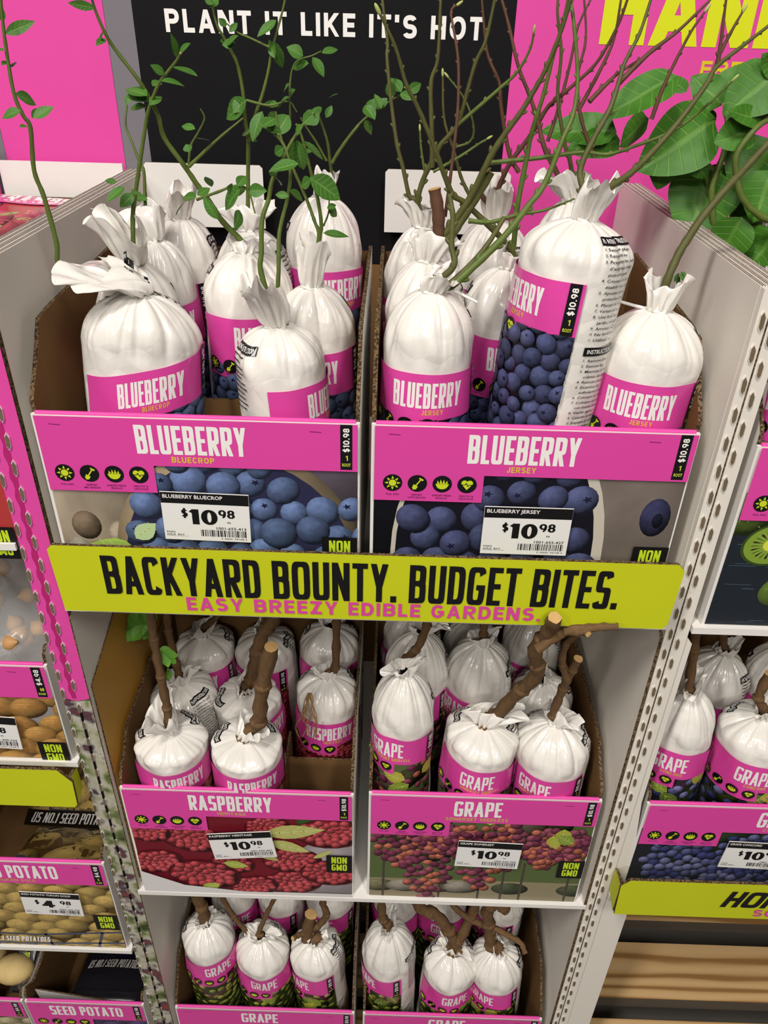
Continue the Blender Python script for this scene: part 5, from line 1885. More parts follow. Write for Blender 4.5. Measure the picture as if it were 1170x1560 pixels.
LEAVES = {
    'L1a': [
        ((.035,.049,1.727),(.051,.056,1.735),.0098),
        ((.032,.054,1.726),(.034,.067,1.733),.0059),
        ((.023,.052,1.744),(.033,.065,1.735),.0117),
        ((.034,.031,1.734),(.018,.03,1.728),.0095),
        ((.022,.058,1.785),(.046,.063,1.794),.0094),
        ((.022,.057,1.766),(.02,.045,1.764),.0064),
        ((.029,.044,1.763),(.035,.036,1.767),.0063),
        ((.027,.046,1.793),(.027,.049,1.804),.0061),
        ((.037,.03,1.723),(.034,.022,1.723),.0045),
        ((.027,.038,1.774),(.015,.051,1.775),.0049),
    ],
    'L1b': [
        ((.142,.118,1.772),(.156,.108,1.781),.0069),
        ((.14,.119,1.77),(.14,.108,1.788),.0076),
        ((.137,.114,1.763),(.161,.102,1.757),.0124),
        ((.131,.095,1.753),(.148,.106,1.749),.0095),
        ((.133,.101,1.758),(.124,.093,1.765),.0075),
        ((.115,.124,1.747),(.12,.136,1.75),.0085),
        ((.115,.104,1.741),(.092,.118,1.745),.0153),
        ((.113,.111,1.736),(.092,.117,1.74),.0113),
        ((.117,.101,1.734),(.125,.114,1.74),.0097),
        ((.109,.116,1.731),(.09,.13,1.728),.0085),
        ((.085,.122,1.657),(.072,.116,1.646),.0114),
        ((.088,.106,1.662),(.101,.096,1.66),.0089),
        ((.085,.099,1.667),(.071,.086,1.656),.0117),
        ((.077,.104,1.67),(.065,.107,1.671),.0059),
    ],
    'L1c': [
        ((.07,.185,1.726),(.073,.19,1.737),.0062),
        ((.062,.195,1.641),(.077,.189,1.639),.01),
        ((.063,.21,1.633),(.055,.209,1.646),.0076),
    ],
    'L1e': [
        ((.167,.104,1.64),(.155,.104,1.661),.0098),
        ((.077,.116,1.804),(.059,.103,1.807),.0074),
        ((.079,.124,1.782),(.075,.11,1.777),.0069),
        ((.151,.117,1.707),(.161,.128,1.704),.0072),
        ((.156,.096,1.717),(.142,.104,1.718),.007),
        ((.146,.106,1.697),(.143,.108,1.703),.0086),
        ((.166,.095,1.67),(.164,.082,1.681),.008),
        ((.15,.1,1.66),(.133,.114,1.656),.0103),
        ((.14,.101,1.657),(.126,.109,1.641),.0103),
        ((.145,.123,1.657),(.155,.136,1.662),.0091),
        ((.197,.105,1.666),(.215,.101,1.667),.0125),
        ((.194,.111,1.666),(.182,.119,1.659),.0096),
        ((.192,.098,1.67),(.174,.106,1.648),.016),
        ((.185,.119,1.646),(.176,.13,1.625),.0129),
        ((.189,.096,1.671),(.195,.109,1.678),.0102),
        ((.183,.098,1.667),(.18,.093,1.671),.0102),
        ((.082,.113,1.787),(.072,.126,1.778),.0041),
    ],
    'L1f': [
        ((.185,.195,1.733),(.161,.208,1.714),.0202),
        ((.182,.201,1.733),(.171,.196,1.721),.0141),
        ((.216,.195,1.726),(.228,.185,1.737),.0141),
        ((.201,.187,1.724),(.191,.177,1.698),.014),
        ((.203,.206,1.719),(.215,.221,1.706),.0175),
        ((.226,.19,1.721),(.213,.176,1.704),.0172),
        ((.213,.215,1.727),(.198,.216,1.728),.0112),
        ((.169,.197,1.778),(.182,.189,1.786),.0091),
        ((.162,.203,1.781),(.17,.213,1.775),.0106),
        ((.177,.199,1.779),(.165,.196,1.778),.0091),
        ((.158,.187,1.807),(.163,.199,1.816),.0102),
        ((.161,.186,1.809),(.155,.186,1.817),.0073),
        ((.215,.21,1.799),(.198,.199,1.785),.0091),
        ((.212,.207,1.782),(.218,.22,1.759),.0122),
        ((.213,.204,1.768),(.207,.213,1.783),.0084),
        ((.242,.188,1.771),(.227,.186,1.778),.0128),
        ((.247,.189,1.765),(.23,.2,1.76),.0106),
        ((.25,.194,1.77),(.261,.192,1.754),.0113),
        ((.257,.215,1.773),(.272,.226,1.776),.0077),
        ((.167,.214,1.793),(.16,.213,1.799),.0069),
        ((.172,.2,1.788),(.179,.207,1.796),.006),
        ((.226,.199,1.736),(.233,.193,1.743),.0086),
        ((.221,.197,1.74),(.228,.187,1.748),.0078),
        ((.187,.196,1.705),(.175,.211,1.7),.0072),
        ((.178,.214,1.7),(.189,.218,1.693),.0065),
    ],
    'L1g': [
        ((.225,.07,1.684),(.227,.065,1.691),.0056),
        ((.25,.058,1.697),(.225,.051,1.691),.0149),
        ((.226,.078,1.683),(.23,.089,1.674),.0098),
        ((.24,.066,1.674),(.251,.074,1.664),.0091),
        ((.247,.078,1.713),(.251,.084,1.688),.0185),
        ((.251,.075,1.712),(.269,.083,1.697),.0116),
        ((.237,.066,1.708),(.228,.072,1.702),.0095),
        ((.263,.063,1.734),(.254,.063,1.727),.0106),
        ((.255,.078,1.726),(.266,.084,1.734),.0136),
        ((.22,.064,1.724),(.23,.077,1.729),.012),
        ((.221,.074,1.721),(.235,.077,1.719),.0095),
        ((.241,.055,1.671),(.229,.057,1.672),.0069),
        ((.254,.063,1.725),(.247,.068,1.718),.0093),
    ],
    'L1h': [
        ((.252,.124,1.676),(.28,.133,1.655),.0224),
        ((.253,.129,1.673),(.242,.138,1.665),.0121),
        ((.264,.12,1.627),(.289,.125,1.623),.0093),
        ((.268,.132,1.648),(.276,.142,1.638),.01),
        ((.268,.121,1.649),(.276,.131,1.651),.0061),
        ((.248,.136,1.692),(.237,.142,1.698),.009),
        ((.244,.139,1.693),(.253,.153,1.696),.009),
    ],
    'L1i': [
        ((.25,.236,1.719),(.236,.236,1.711),.0148),
        ((.252,.225,1.718),(.246,.235,1.724),.013),
        ((.298,.248,1.713),(.305,.247,1.699),.0117),
        ((.302,.241,1.72),(.307,.247,1.733),.0116),
        ((.298,.242,1.727),(.309,.232,1.715),.014),
        ((.311,.243,1.724),(.321,.246,1.734),.0107),
        ((.326,.24,1.735),(.322,.238,1.75),.0114),
        ((.335,.239,1.74),(.324,.247,1.752),.013),
        ((.342,.239,1.74),(.355,.246,1.748),.0106),
        ((.334,.221,1.74),(.349,.211,1.736),.0096),
        ((.315,.233,1.725),(.308,.238,1.738),.009),
        ((.259,.227,1.716),(.265,.232,1.727),.0073),
        ((.261,.239,1.733),(.272,.225,1.738),.0073),
    ],
    'R1h': [
        ((.596,.075,1.609),(.597,.073,1.598),.0044),
        ((.596,.071,1.611),(.603,.069,1.603),.0044),
        ((.596,.074,1.611),(.592,.071,1.603),.0037),
        ((.597,.073,1.612),(.602,.069,1.61),.0037),
    ],
    'L2a': [
        ((.055,.05,1.15),(.074,.049,1.129),.0196),
    ],
    'L2c': [
        ((.041,.131,1.033),(.031,.132,1.017),.0134),
        ((.042,.128,1.121),(-.006,.131,1.109),.0425),
    ],
    'K2': [
        ((.61,.24,1.76),(.54,.234,1.721),.0426),
        ((.663,.257,1.723),(.591,.251,1.67),.0695),
        ((.561,.247,1.708),(.484,.267,1.705),.0392),
        ((.57,.262,1.698),(.508,.235,1.692),.0328),
        ((.684,.277,1.673),(.659,.253,1.601),.0789),
        ((.624,.273,1.676),(.62,.263,1.651),.0317),
        ((.599,.275,1.72),(.58,.302,1.688),.0346),
        ((.667,.289,1.738),(.704,.284,1.777),.0328),
        ((.733,.289,1.597),(.697,.297,1.591),.0219),
        ((.721,.262,1.603),(.729,.241,1.557),.0348),
        ((.726,.276,1.603),(.753,.28,1.609),.0196),
        ((.641,.297,1.744),(.625,.326,1.757),.0165),
        ((.658,.277,1.73),(.659,.268,1.703),.0235),
        ((.651,.294,1.738),(.656,.264,1.747),.0238),
        ((.641,.246,1.689),(.667,.25,1.665),.0234),
        ((.634,.277,1.692),(.611,.255,1.702),.0223),
        ((.673,.278,1.673),(.713,.301,1.634),.0376),
    ],
    'K3': [
        ((.705,.233,1.767),(.66,.228,1.728),.0555),
        ((.698,.224,1.724),(.657,.211,1.734),.0223),
        ((.737,.268,1.702),(.707,.261,1.644),.0767),
        ((.73,.268,1.645),(.776,.292,1.569),.0738),
        ((.709,.246,1.743),(.687,.231,1.717),.0434),
        ((.753,.269,1.646),(.709,.269,1.621),.0568),
        ((.71,.235,1.767),(.682,.224,1.782),.0253),
        ((.732,.269,1.679),(.698,.269,1.669),.0334),
        ((.695,.227,1.715),(.656,.226,1.703),.0381),
        ((.7,.217,1.634),(.689,.225,1.581),.0453),
        ((.727,.237,1.677),(.717,.224,1.627),.0539),
        ((.667,.257,1.735),(.636,.277,1.76),.0353),
        ((.739,.211,1.623),(.723,.213,1.583),.0544),
    ],
}
BAGS = [
    dict(key='L1a', sp='bluecrop', base=(.07,.06,1.2635), neck=(.098,.058,1.582), R=.0495, zl=.262, yaw=20, label='white blueberry bag with slanted words at the front left of the bluecrop tray', group='bagged bluecrop blueberry plants', squash=.15, slant=.24, Lr=.03, lean=(-.05,-.004), flare=.034, tail=(215,.034,-.004), spread=1.3),
    dict(key='L1b', sp='bluecrop', base=(.06,.142,1.2635), neck=(.075,.125,1.591), R=.0425, zl=.258, yaw=18, label='white blueberry bag with big ruffle tilted left, right behind the leaning front bag', group='bagged bluecrop blueberry plants', Lr=.052, lean=(-.014,0), flare=.028, spread=1.6),
    dict(key='L1c', sp='bluecrop', base=(.097,.203,1.2635), neck=(.074,.195,1.597), R=.037, zl=.272, yaw=14, label='white blueberry bag showing only letters RY, third from front along left wall', group='bagged bluecrop blueberry plants', Lr=.044, lean=(-.018,.004), flare=.024, spread=1.5),
    dict(key='L1d', sp='bluecrop', base=(.112,.262,1.2635), neck=(.09,.258,1.607), R=.036, zl=.28, yaw=-60, label='white blueberry bag at the back left corner of the bluecrop tray', group='bagged bluecrop blueberry plants', Lr=.042, lean=(.006,.008), flare=.024),
    dict(key='L1e', sp='bluecrop', base=(.176,.15,1.2635), neck=(.184,.142,1.602), R=.0455, zl=.285, yaw=30, label='white blueberry bag showing BLUE in the middle of the bluecrop tray', group='bagged bluecrop blueberry plants', Lr=.02, lean=(0,.016), flare=.018),
    dict(key='L1f', sp='bluecrop', base=(.19,.236,1.2635), neck=(.174,.22,1.606), R=.042, zl=.28, yaw=-45, label='white blueberry bag behind the middle one, under the tall upright leafy stem', group='bagged bluecrop blueberry plants', Lr=.034, lean=(0,.006), flare=.024, instr=True),
    dict(key='L1g', sp='bluecrop', base=(.24,.055,1.2635), neck=(.223,.06,1.554), R=.0435, zl=.243, yaw=80, label='short white blueberry bag at front right of bluecrop tray, turned to show French print', group='bagged bluecrop blueberry plants', Lr=.056, lean=(-.012,0), flare=.027, spread=1.5, detail=True),
    dict(key='L1h', sp='bluecrop', base=(.258,.143,1.2635), neck=(.25,.135,1.571), R=.0415, zl=.25, yaw=-8, label='white blueberry bag with tall upright neck, right behind the short one in bluecrop tray', group='bagged bluecrop blueberry plants', Lr=.055, lean=(.004,0), flare=.017, spread=1.3),
    dict(key='L1i', sp='bluecrop', base=(.252,.246,1.2635), neck=(.253,.25,1.636), R=.0425, zl=.302, yaw=28, label='white blueberry bag at the back right corner of the bluecrop tray', group='bagged bluecrop blueberry plants', Lr=.036, lean=(.004,0), flare=.013),
    dict(key='R1a', sp='jersey', base=(.366,.055,1.2635), neck=(.369,.055,1.593), R=.0425, zl=.266, yaw=-1, label='white blueberry bag at the front left of the jersey tray', group='bagged jersey blueberry plants', Lr=.028, lean=(.012,.004), flare=.02, tail=(-12,.042,-.004)),
    dict(key='R1b', sp='jersey', base=(.364,.137,1.2635), neck=(.367,.13,1.601), R=.042, zl=.268, yaw=-30, label='white blueberry bag holding the dark cut stub, second from front in jersey tray', group='bagged jersey blueberry plants', Lr=.036, lean=(.006,0), flare=.021),
    dict(key='R1c', sp='jersey', base=(.362,.222,1.2635), neck=(.363,.212,1.616), R=.0405, zl=.28, yaw=-35, label='white blueberry bag third from the front on the left of the jersey tray', group='bagged jersey blueberry plants', Lr=.036, lean=(-.008,0), flare=.019),
    dict(key='R1d', sp='jersey', base=(.446,.14,1.2635), neck=(.449,.14,1.594), R=.043, zl=.27, yaw=18, label='white blueberry bag showing letters BL, half hidden left of the tallest tilted bag', group='bagged jersey blueberry plants', Lr=.03, lean=(.012,.004), flare=.019),
    dict(key='R1e', sp='jersey', base=(.446,.238,1.2635), neck=(.442,.235,1.62), R=.0435, zl=.29, yaw=-70, label='white blueberry bag at back middle of jersey tray, in front of the white flap', group='bagged jersey blueberry plants', Lr=.046, lean=(.002,.004), flare=.026, detail=True),
    dict(key='R1f', sp='jersey', base=(.466,.052,1.2635), neck=(.498,.06,1.658), R=.048, zl=.352, yaw=-76, label='tallest blueberry bag, tilted right, with large printed berries and a $10.98 strip', group='bagged jersey blueberry plants', Lr=.042, lean=(.01,0), flare=.02, detail=True, vh=.3, spread=1.4),
    dict(key='R1g', sp='jersey', base=(.533,.178,1.2635), neck=(.513,.19,1.651), R=.044, zl=.3, yaw=-10, label='white blueberry bag at the back right of the jersey tray, behind the tallest bag', group='bagged jersey blueberry plants', Lr=.034, lean=(-.012,0), flare=.02),
    dict(key='R1h', sp='jersey', base=(.571,.057,1.2635), neck=(.58,.06,1.58), R=.049, zl=.262, yaw=-17, label='round white blueberry bag at the front right of the jersey tray beside the white wall', group='bagged jersey blueberry plants', Lr=.04, lean=(.002,0), flare=.0165, tail=(165,.052,.008)),
    dict(key='L2a', sp='heritage', base=(.05,.062,.7265), neck=(.056,.046,1.007), R=.047, zl=.251, yaw=21, label='white raspberry bag at the front left of the raspberry tray', group='bagged raspberry plants', Lr=.046, lean=(-.012,.004), flare=.024, spread=1.5),
    dict(key='L2b', sp='heritage', base=(.152,.062,.7265), neck=(.156,.046,.999), R=.0475, zl=.25, yaw=16, label='white raspberry bag with thick sawn cane at front middle of the raspberry tray', group='bagged raspberry plants', Lr=.034, lean=(.012,.004), flare=.021),
    dict(key='L2c', sp='heritage', base=(.056,.157,.7265), neck=(.043,.15,.989), R=.0475, zl=.222, yaw=-62, label='white raspberry bag turned to show PLANTING INSTRUCTIONS, behind the front left one', group='bagged raspberry plants', Lr=.034, lean=(.006,0), flare=.02, detail=True),
    dict(key='L2d', sp='heritage', base=(.15,.157,.7265), neck=(.137,.15,.977), R=.048, zl=.225, yaw=42, label='white raspberry bag in the centre of the raspberry tray behind the sawn cane', group='bagged raspberry plants', Lr=.03, lean=(.004,0), flare=.02),
    dict(key='L2e', sp='heritage', base=(.25,.155,.7265), neck=(.257,.145,1.016), R=.046, zl=.243, yaw=6, label='white raspberry bag with dry roots stuck to it behind the empty cell', group='bagged raspberry plants', Lr=.03, lean=(-.004,0), flare=.016),
    dict(key='L2f', sp='heritage', base=(.064,.247,.7265), neck=(.057,.24,1.001), R=.046, zl=.238, yaw=-12, label='white raspberry bag at the back left of the raspberry tray', group='bagged raspberry plants', Lr=.03, flare=.02),
    dict(key='L2g', sp='heritage', base=(.157,.247,.7265), neck=(.151,.24,1.007), R=.046, zl=.24, yaw=-35, label='white raspberry bag at the back middle of the raspberry tray', group='bagged raspberry plants', Lr=.03, flare=.02),
    dict(key='L2h', sp='heritage', base=(.252,.246,.7265), neck=(.252,.24,1.025), R=.0455, zl=.252, yaw=12, label='white raspberry bag at the back right of the raspberry tray', group='bagged raspberry plants', Lr=.03, flare=.02),
    dict(key='R2a', sp='somerset', base=(.364,.052,.7265), neck=(.362,.055,1.115), R=.04, zl=.312, yaw=-31, label='tall narrow grape bag with a $10.98 strip at front left of somerset tray', group='bagged somerset grape vines', Lr=.026, flare=.02),
    dict(key='R2b', sp='somerset', base=(.458,.061,.7265), neck=(.469,.053,1.031), R=.0488, zl=.27, yaw=-9, label='white grape bag with the long branching vine at the front middle of the somerset tray', group='bagged somerset grape vines', Lr=.034, lean=(.014,.004), flare=.024, spread=1.5),
    dict(key='R2c', sp='somerset', base=(.565,.061,.7265), neck=(.562,.053,1.038), R=.0498, zl=.257, yaw=-33, label='white grape bag at the front right of the somerset tray beside the white wall', group='bagged somerset grape vines', Lr=.03, lean=(.008,0), flare=.02),
    dict(key='R2d', sp='somerset', base=(.375,.15,.7265), neck=(.384,.152,1.095), R=.045, zl=.29, yaw=-25, label='white grape bag behind the tall narrow one, left side of somerset tray', group='bagged somerset grape vines', Lr=.028, lean=(.01,0), flare=.02),
    dict(key='R2e', sp='somerset', base=(.468,.158,.7265), neck=(.47,.15,1.082), R=.046, zl=.285, yaw=-48, label='white grape bag showing its black PLANT heading in the middle of somerset tray', group='bagged somerset grape vines', Lr=.03, flare=.018, detail=True),
    dict(key='R2f', sp='somerset', base=(.562,.158,.7265), neck=(.564,.15,1.018), R=.046, zl=.24, yaw=-25, label='white grape bag behind the front right one in the somerset tray', group='bagged somerset grape vines', Lr=.03, lean=(-.008,0), flare=.02),
    dict(key='R2g', sp='somerset', base=(.372,.246,.7265), neck=(.378,.246,1.062), R=.044, zl=.27, yaw=-70, label='white grape bag at back left of somerset tray, shadowed by the lime banner', group='bagged somerset grape vines', Lr=.028, flare=.018),
    dict(key='R2h', sp='somerset', base=(.466,.25,.7265), neck=(.468,.248,1.042), R=.043, zl=.255, yaw=0, label='white grape bag at back middle of somerset tray, shadowed by the lime banner', group='bagged somerset grape vines', Lr=.028, flare=.018),
    dict(key='R2i', sp='somerset', base=(.56,.25,.7265), neck=(.562,.248,1.056), R=.044, zl=.26, yaw=-60, label='white grape bag at back right of somerset tray, shadowed by the lime banner', group='bagged somerset grape vines', Lr=.028, flare=.02),
    dict(key='L3a', sp='whitegrape', base=(.062,.055,.2035), neck=(.053,.055,.536), R=.043, zl=.282, yaw=28, label='bottom tier grape bag at the front left of the tray below the raspberries', group='bagged grape vines in the bottom trays', Lr=.026, flare=.016),
    dict(key='L3b', sp='whitegrape', base=(.15,.055,.2035), neck=(.143,.055,.502), R=.0455, zl=.248, yaw=6, label='bottom tier grape bag with two thin forked canes, second from the left', group='bagged grape vines in the bottom trays', Lr=.024, flare=.024),
    dict(key='L3c', sp='whitegrape', base=(.249,.055,.2035), neck=(.234,.055,.497), R=.044, zl=.245, yaw=-45, label='bottom tier grape bag with a thick knobbly stub, third from the left', group='bagged grape vines in the bottom trays', Lr=.026, lean=(.01,0), flare=.019),
    dict(key='L3d', sp='whitegrape', base=(.076,.158,.2035), neck=(.076,.158,.513), R=.042, zl=.25, yaw=15, label='bottom tier grape bag in second row, just right of the tall front left one', group='bagged grape vines in the bottom trays', Lr=.028, flare=.018),
    dict(key='L3e', sp='whitegrape', base=(.16,.158,.2035), neck=(.162,.158,.513), R=.043, zl=.25, yaw=-45, label='bottom tier grape bag in the second row behind the forked canes', group='bagged grape vines in the bottom trays', Lr=.028, flare=.018),
    dict(key='L3f', sp='whitegrape', base=(.25,.158,.2035), neck=(.25,.158,.513), R=.044, zl=.25, yaw=-20, label='bottom tier grape bag in the second row behind the knobbly stub', group='bagged grape vines in the bottom trays', Lr=.028, flare=.018),
    dict(key='R3a', sp='whitegrape', base=(.367,.055,.2035), neck=(.357,.055,.541), R=.044, zl=.25, yaw=-60, label='bottom tier grape bag with a dark strip at front left, below the somerset grapes', group='bagged grape vines in the bottom trays', Lr=.034, flare=.02),
    dict(key='R3b', sp='whitegrape', base=(.46,.055,.2035), neck=(.467,.055,.477), R=.0465, zl=.222, yaw=9, label='bottom tier grape bag with a thick V shaped vine, second from the right', group='bagged grape vines in the bottom trays', Lr=.026, flare=.021),
    dict(key='R3c', sp='whitegrape', base=(.556,.055,.2035), neck=(.541,.055,.486), R=.045, zl=.222, yaw=-38, label='bottom tier grape bag with the twisted vine at the front right', group='bagged grape vines in the bottom trays', Lr=.026, flare=.018),
    dict(key='R3d', sp='whitegrape', base=(.372,.158,.2035), neck=(.372,.158,.503), R=.043, zl=.245, yaw=-12, label='bottom tier grape bag in the second row behind the dark strip one', group='bagged grape vines in the bottom trays', Lr=.028, flare=.018),
    dict(key='R3e', sp='whitegrape', base=(.456,.158,.2035), neck=(.456,.158,.503), R=.043, zl=.245, yaw=-2, label='bottom tier grape bag in the second row behind the V shaped vine', group='bagged grape vines in the bottom trays', Lr=.028, flare=.018),
    dict(key='R3f', sp='whitegrape', base=(.556,.158,.2035), neck=(.56,.158,.503), R=.044, zl=.245, yaw=-60, label='bottom tier grape bag in the second row showing its black PLANT heading', group='bagged grape vines in the bottom trays', Lr=.028, flare=.018, detail=True),
    dict(key='C1', sp='concord', base=(.732,.058,.755), neck=(.721,.058,1.099), R=.0415, zl=.272, yaw=-27, label='tall concord grape bag at the front left of the concord tray', group='bagged concord grape vines', Lr=.03, lean=(.004,0), flare=.022),
    dict(key='C2', sp='concord', base=(.828,.058,.755), neck=(.827,.056,1.059), R=.049, zl=.262, yaw=-18, label='wide concord grape bag cut by the right edge of the photo', group='bagged concord grape vines', Lr=.034, flare=.02),
    dict(key='C3', sp='concord', base=(.792,.16,.755), neck=(.81,.16,1.069), R=.046, zl=.255, yaw=-70, label='concord grape bag in the second row between the two front ones', group='bagged concord grape vines', Lr=.03, flare=.02),
    dict(key='C4', sp='concord', base=(.896,.16,.755), neck=(.896,.16,1.085), R=.046, zl=.255, yaw=-20, label='concord grape bag in shade at the right edge behind the wide one', group='bagged concord grape vines', Lr=.03, flare=.02),
    dict(key='K1', sp='kiwi', base=(.722,.056,1.2595), neck=(.722,.056,1.59), R=.042, zl=.272, yaw=-25, label='kiwi bag at the front left of the kiwi tray, cut by the right edge', group=None),
    dict(key='K2', sp='kiwi', base=(.745,.245,1.2595), neck=(.75,.245,1.605), R=.044, zl=.27, yaw=-20, label='bagged kiwi vine with big leaves behind the right hand white wall', group=None, Lr=.03, flare=.018),
    dict(key='K3', sp='kiwi', base=(.85,.2,1.2595), neck=(.85,.2,1.605), R=.044, zl=.27, yaw=-20, label='bagged kiwi vine with big leaves at the right edge of the photo', group=None, Lr=.03, flare=.018),
]


for b in BAGS:
    bag(**b)

# ------------------------------------------------------------------ contents of the left stand
def pouch(name, label, cat, corners, thick, mat, prints, size, bulge=.012, group=None, extra=None):
    """flat filled bag: corners top-left, top-right, bottom-right, bottom-left in world metres"""
    c = [np.array(q, float) for q in corners]
    mid = sum(c) / 4
    n = np.cross(c[3] - c[0], c[1] - c[0])
    n /= np.linalg.norm(n)
    o = thing(name, label, cat, tuple(mid), group)

    def surf(u, v, lift):
        b = (np.outer((1 - u) * (1 - v), c[0]) + np.outer(u * (1 - v), c[1]) + np.outer(u * v, c[2]) + np.outer((1 - u) * v, c[3]))
        h = bulge * (np.sin(np.pi * np.clip(u, 0, 1)) * np.sin(np.pi * np.clip(v, 0, 1))) ** .5 + .0015 * np.sin(9 * u + 4 * v) * np.sin(7 * v) + lift
        return b - mid + np.outer(h, n)
    nu = nv = 21
    u, v = np.meshgrid(np.linspace(0, 1, nu), np.linspace(0, 1, nv))
    a = surf(u.ravel(), v.ravel(), 0)
    b = surf(u.ravel(), v.ravel(), 0) * 1.0
    hb = -thick * (np.sin(np.pi * u.ravel()) * np.sin(np.pi * v.ravel())) ** .5 - .002
    b = b - np.outer(bulge * (np.sin(np.pi * u.ravel()) * np.sin(np.pi * v.ravel())) ** .5 - hb, n)
    fs = []
    N_ = nu * nv
    for j in range(nv - 1):
        for i in range(nu - 1):
            k = j * nu + i
            fs.append((k, k + nu, k + nu + 1, k + 1))
            fs.append((N_ + k, N_ + k + 1, N_ + k + nu + 1, N_ + k + nu))
    rim = list(range(nu)) + [j * nu + nu - 1 for j in range(1, nv)] + [N_ - 2 - i for i in range(nu - 1)] + [j * nu for j in range(nv - 2, 0, -1)]
    for i in range(len(rim)):
        p0, p1 = rim[i], rim[(i + 1) % len(rim)]
        fs.append((p0, p1, p1 + N_, p0 + N_))
    mb = MB()
    mb.add(np.vstack([a, b]), fs, 0, True)
    mb.build('pouch_body', [mat], o)
    if prints:
        prints.build('printed_front', lambda x, y, L: surf(x / size[0], y / size[1], .0008 + L * .00008), o, strip=.012, mats=[M['flatg'], M['roundg']])
    return o


def potato_front(w, h, sp, rnd, words=True, gmo=True):
    p = Print()
    f, st = PICS[sp]
    f(p, 0, 0, w, h, rnd, .048, st)
    p.rect_clip = None
    if words:
        p.L = 24
        p.rect(0, h * .80, w * .76, h * .99, '#241C16')
        p.L = 25
        p.text('US NO.1 SEED POTATOES', w * .05, h * .83, h * .12, w * .68, .0022, WHITE, th=.0018, n=5, gap=.5, ital=.2)
    if gmo:
        nongmo(p, w - .034, h * .30, w - .002, h * .30 + .036)
    return p


pouch('seed_potato_pack', 'seed potato pack leaning at the back of the yukon gold tray, white slanted words visible', 'potato pack',
      [(-.240, .262, .735), (-.066, .262, .735), (-.066, .185, .592), (-.290, .185, .592)], .02, M['black'], potato_front(.20, .16, 'yukon', random.Random(31), True, False), (.20, .16), .006, 'seed potato packs')
pouch('seed_potato_pack', 'seed potato pack lying at the front of the yukon gold tray, showing two big potatoes', 'potato pack',
      [(-.255, .172, .606), (-.064, .172, .606), (-.064, .05, .655), (-.255, .05, .655)], .03, M['black'], potato_front(.19, .13, 'yukon', random.Random(33), False, True), (.19, .13), .014, 'seed potato packs')
p = Print()
p.L = 1
p.rect(0, 0, .15, .11, '#1B1A20')
p.L = 2
p.ell(.09, .015, .05, .03, '#3A3760', dl=.1)
p.L = 4
p.text('US NO.1 SEED POTATOES', .012, .044, .014, .100, .0018, '#BDB9B4', th=.0015, n=5, gap=.5, ital=.2)
pouch('seed_potato_pack', 'black seed potato pack in the bottom left tray behind the white card flap', 'potato pack',
      [(-.215, .165, .262), (-.070, .165, .262), (-.070, .035, .298), (-.215, .035, .298)], .03, M['poly'], p, (.15, .11), .012)
# torn white flap inside the same tray
o = thing('card_flap', 'torn white card flap folded into the bottom left tray', 'card', (-.20, .03, .30))
m = MB()
m.prism([(-.254, .366), (-.075, .318), (-.085, .290), (-.20, .262), (-.25, .30)], 'y', .022, .0245, 0, 0, 1)
m.build('flap_sheet', [M['cardlight'], M['edge']], o, off=o.location)
# pale potatoes in the corner tray
spots = ((-.300, .05, .375), (-.355, .07, .37), (-.325, .13, .355), (-.385, .10, .35), (-.400, .04, .365), (-.29, .20, .35))
lb = ('pale seed potato nearest the price card in the bottom left corner tray', 'pale seed potato at the very left edge of the bottom corner tray')
for i, (x, y, z) in enumerate(spots):
    q = MB()
    q.ball((0, 0, 0), .030, 0, 18, 12, (1.15, .85, .8), Matrix.Rotation(i * 1.3, 3, 'Z'))
    ob = q.build('seed_potato', [M['potato']], None, (x, y, z))
    tag(ob, 'pale round seed potato heaped in the bottom left corner tray', 'potato', 'pale seed potatoes in the corner tray')
p = Print()
p.L = 1
p.rect(0, 0, .05, .10, '#1D1B1B')
nongmo(p, .006, .012, .044, .05)
pouch('printed_sleeve', 'black printed sleeve reading NON GMO beside the pale potatoes at bottom left', 'sleeve',
      [(-.302, .10, .400), (-.268, .10, .400), (-.268, .022, .352), (-.302, .022, .352)], .004, M['poly'], p, (.05, .10), .004)

# onion sets in a clear bag
o = thing('onion_set_bag', 'clear plastic bag of small tan onion sets above the onion tray', 'onion bag', (-.19, .15, 1.10))
rnd = random.Random(8)
for i in range(26):
    x, y = rnd.uniform(-.12, .095), rnd.uniform(-.105, .08)
    z = .035 + .028 * (y + .1) / .2 + rnd.uniform(-.02, .015) - .1 * x * x
    q = MB()
    prof = [(0, .014), (.003, .011), (.009, .006), (.0115, 0), (.009, -.007), (.003, -.0105), (0, -.012)]
    vs, fs = [], []
    for j, (r, zz) in enumerate(prof):
        for k in range(10):
            a = 2 * math.pi * k / 10
            vs.append((max(r, .0004) * math.cos(a), max(r, .0004) * math.sin(a), zz))
    for j in range(len(prof) - 1):
        for k in range(10):
            fs.append((j * 10 + k, (j + 1) * 10 + k, (j + 1) * 10 + (k + 1) % 10, j * 10 + (k + 1) % 10))
    rot = Matrix.Rotation(rnd.uniform(-1.4, 1.4), 3, 'X') @ Matrix.Rotation(rnd.uniform(-1, 1), 3, 'Y')
    q.add([rot @ Vector(v) for v in vs], fs, 0, True)
    q.build('onion_bulb', [M['onion']], o, (x, y, z))
nu, nv = 40, 24
vs, fs = [], []
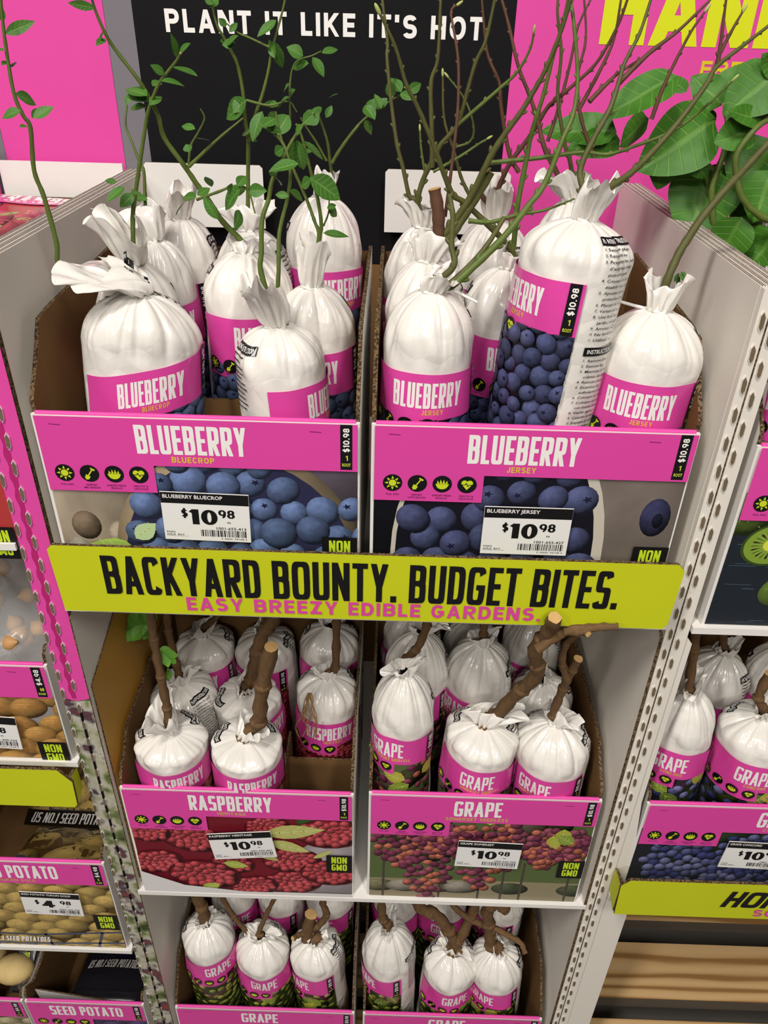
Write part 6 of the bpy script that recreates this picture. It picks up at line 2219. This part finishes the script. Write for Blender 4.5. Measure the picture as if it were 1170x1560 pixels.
for j in range(nv + 1):
    ph = math.pi * j / nv
    for i in range(nu):
        th = 2 * math.pi * i / nu
        ex = lambda c, e: math.copysign(abs(c) ** e, c)
        x = .134 * ex(math.sin(ph), .6) * ex(math.cos(th), .6)
        y = .125 * ex(math.sin(ph), .6) * ex(math.sin(th), .6)
        z = .075 * ex(math.cos(ph), .8) + .02 + .025 * y / .125 + .004 * math.sin(7 * th + 3 * ph) + .003 * math.sin(11 * ph + 2 * th)
        vs.append((x, y, z))
for j in range(nv):
    for i in range(nu):
        fs.append((j * nu + i, (j + 1) * nu + i, (j + 1) * nu + (i + 1) % nu, j * nu + (i + 1) % nu))
q = MB()
q.add(vs, fs, 0, True)
q.build('clear_bag', [M['clear']], o)

# strawberry packs lying in the top left tray
for i, (lab, cs) in enumerate((('pink strawberry pack at the back of the top left tray, its big white letters showing', [(-.225, .46, 1.588), (-.046, .46, 1.580), (-.046, .25, 1.545), (-.250, .25, 1.553)]),
                               ('pink strawberry pack at the front of the top left tray, half under the rear one', [(-.26, .235, 1.533), (-.05, .235, 1.528), (-.05, .03, 1.50), (-.27, .03, 1.50)]))):
    p = Print()
    pic_strawberry(p, 0, .04, .2, .20, random.Random(50 + i), .026, '')
    p.L = 20
    p.rect(0, 0, .2, .04, '#DB5A9A')
    p.L = 21
    p.text('STRAWBERRY', .012, .008, .026, .176, .0058, WHITE, th=.005, n=5, gap=.4)
    pouch('strawberry_pack', lab, 'strawberry pack', cs, .02, M['pink'], p, (.2, .2), .010, 'strawberry packs')
# kraft carton wall behind them
o = thing('kraft_carton', 'brown kraft carton behind the strawberry packs under the white strip', 'carton', (-.125, .478, 1.51))
m = MB()
m.box((-.235, .472, 1.34), (-.045, .476, 1.584), 0)
m.build('carton_wall', [M['kraft']], o, off=o.location)

# ------------------------------------------------------------------ pallet
o = thing('wooden_pallet', 'pale pine pallet under the displays, bare boards showing at bottom right', 'pallet', (.35, .25, .045))
for y0, y1 in ((-.03, .088), (.126, .236), (.284, .395), (.44, .52)):
    m = MB()
    m.box((-.72, y0, .156), (1.36, y1, .189), 0, [1, 0, 0, 0, 0, 0])  # front face grey-brown, darker than the pine of the other faces
    m.build('deck_board', [M['wood'], M['greywood']], o, off=o.location)
for x in (-.70, .28, 1.30):
    m = MB()
    m.box((x, -.02, .07), (x + .04, .52, .156), 0)
    m.build('stringer', [M['greywood']], o, off=o.location)
for y0, y1 in ((-.02, .09), (.20, .30), (.42, .52)):
    m = MB()
    m.box((-.72, y0, .046), (1.36, y1, .07), 0)
    m.build('bottom_board', [M['greywood']], o, off=o.location)

# ------------------------------------------------------------------ loose bits on plants
root = next(ob for ob in COL.objects if ob.name.startswith('bagged_raspberry') and 'dry roots' in ob['label'])
m = MB()
rnd = random.Random(4)
bx = np.array((.236, .098, .985))
for k in range(9):
    pts = [bx + np.array((rnd.uniform(-.004, .004), 0, .045))]
    for j in range(6):
        pts.append(pts[-1] + np.array((rnd.uniform(-.006, .005), -.0035 if j < 3 else -.001, -.012 if k < 6 else -.007)))
    m.tube(catmull(pts, 2), [.0007] * (len(pts) * 2 - 1), 0, 5)
m.build('dry_root', [M['root']], root, off=root.location)
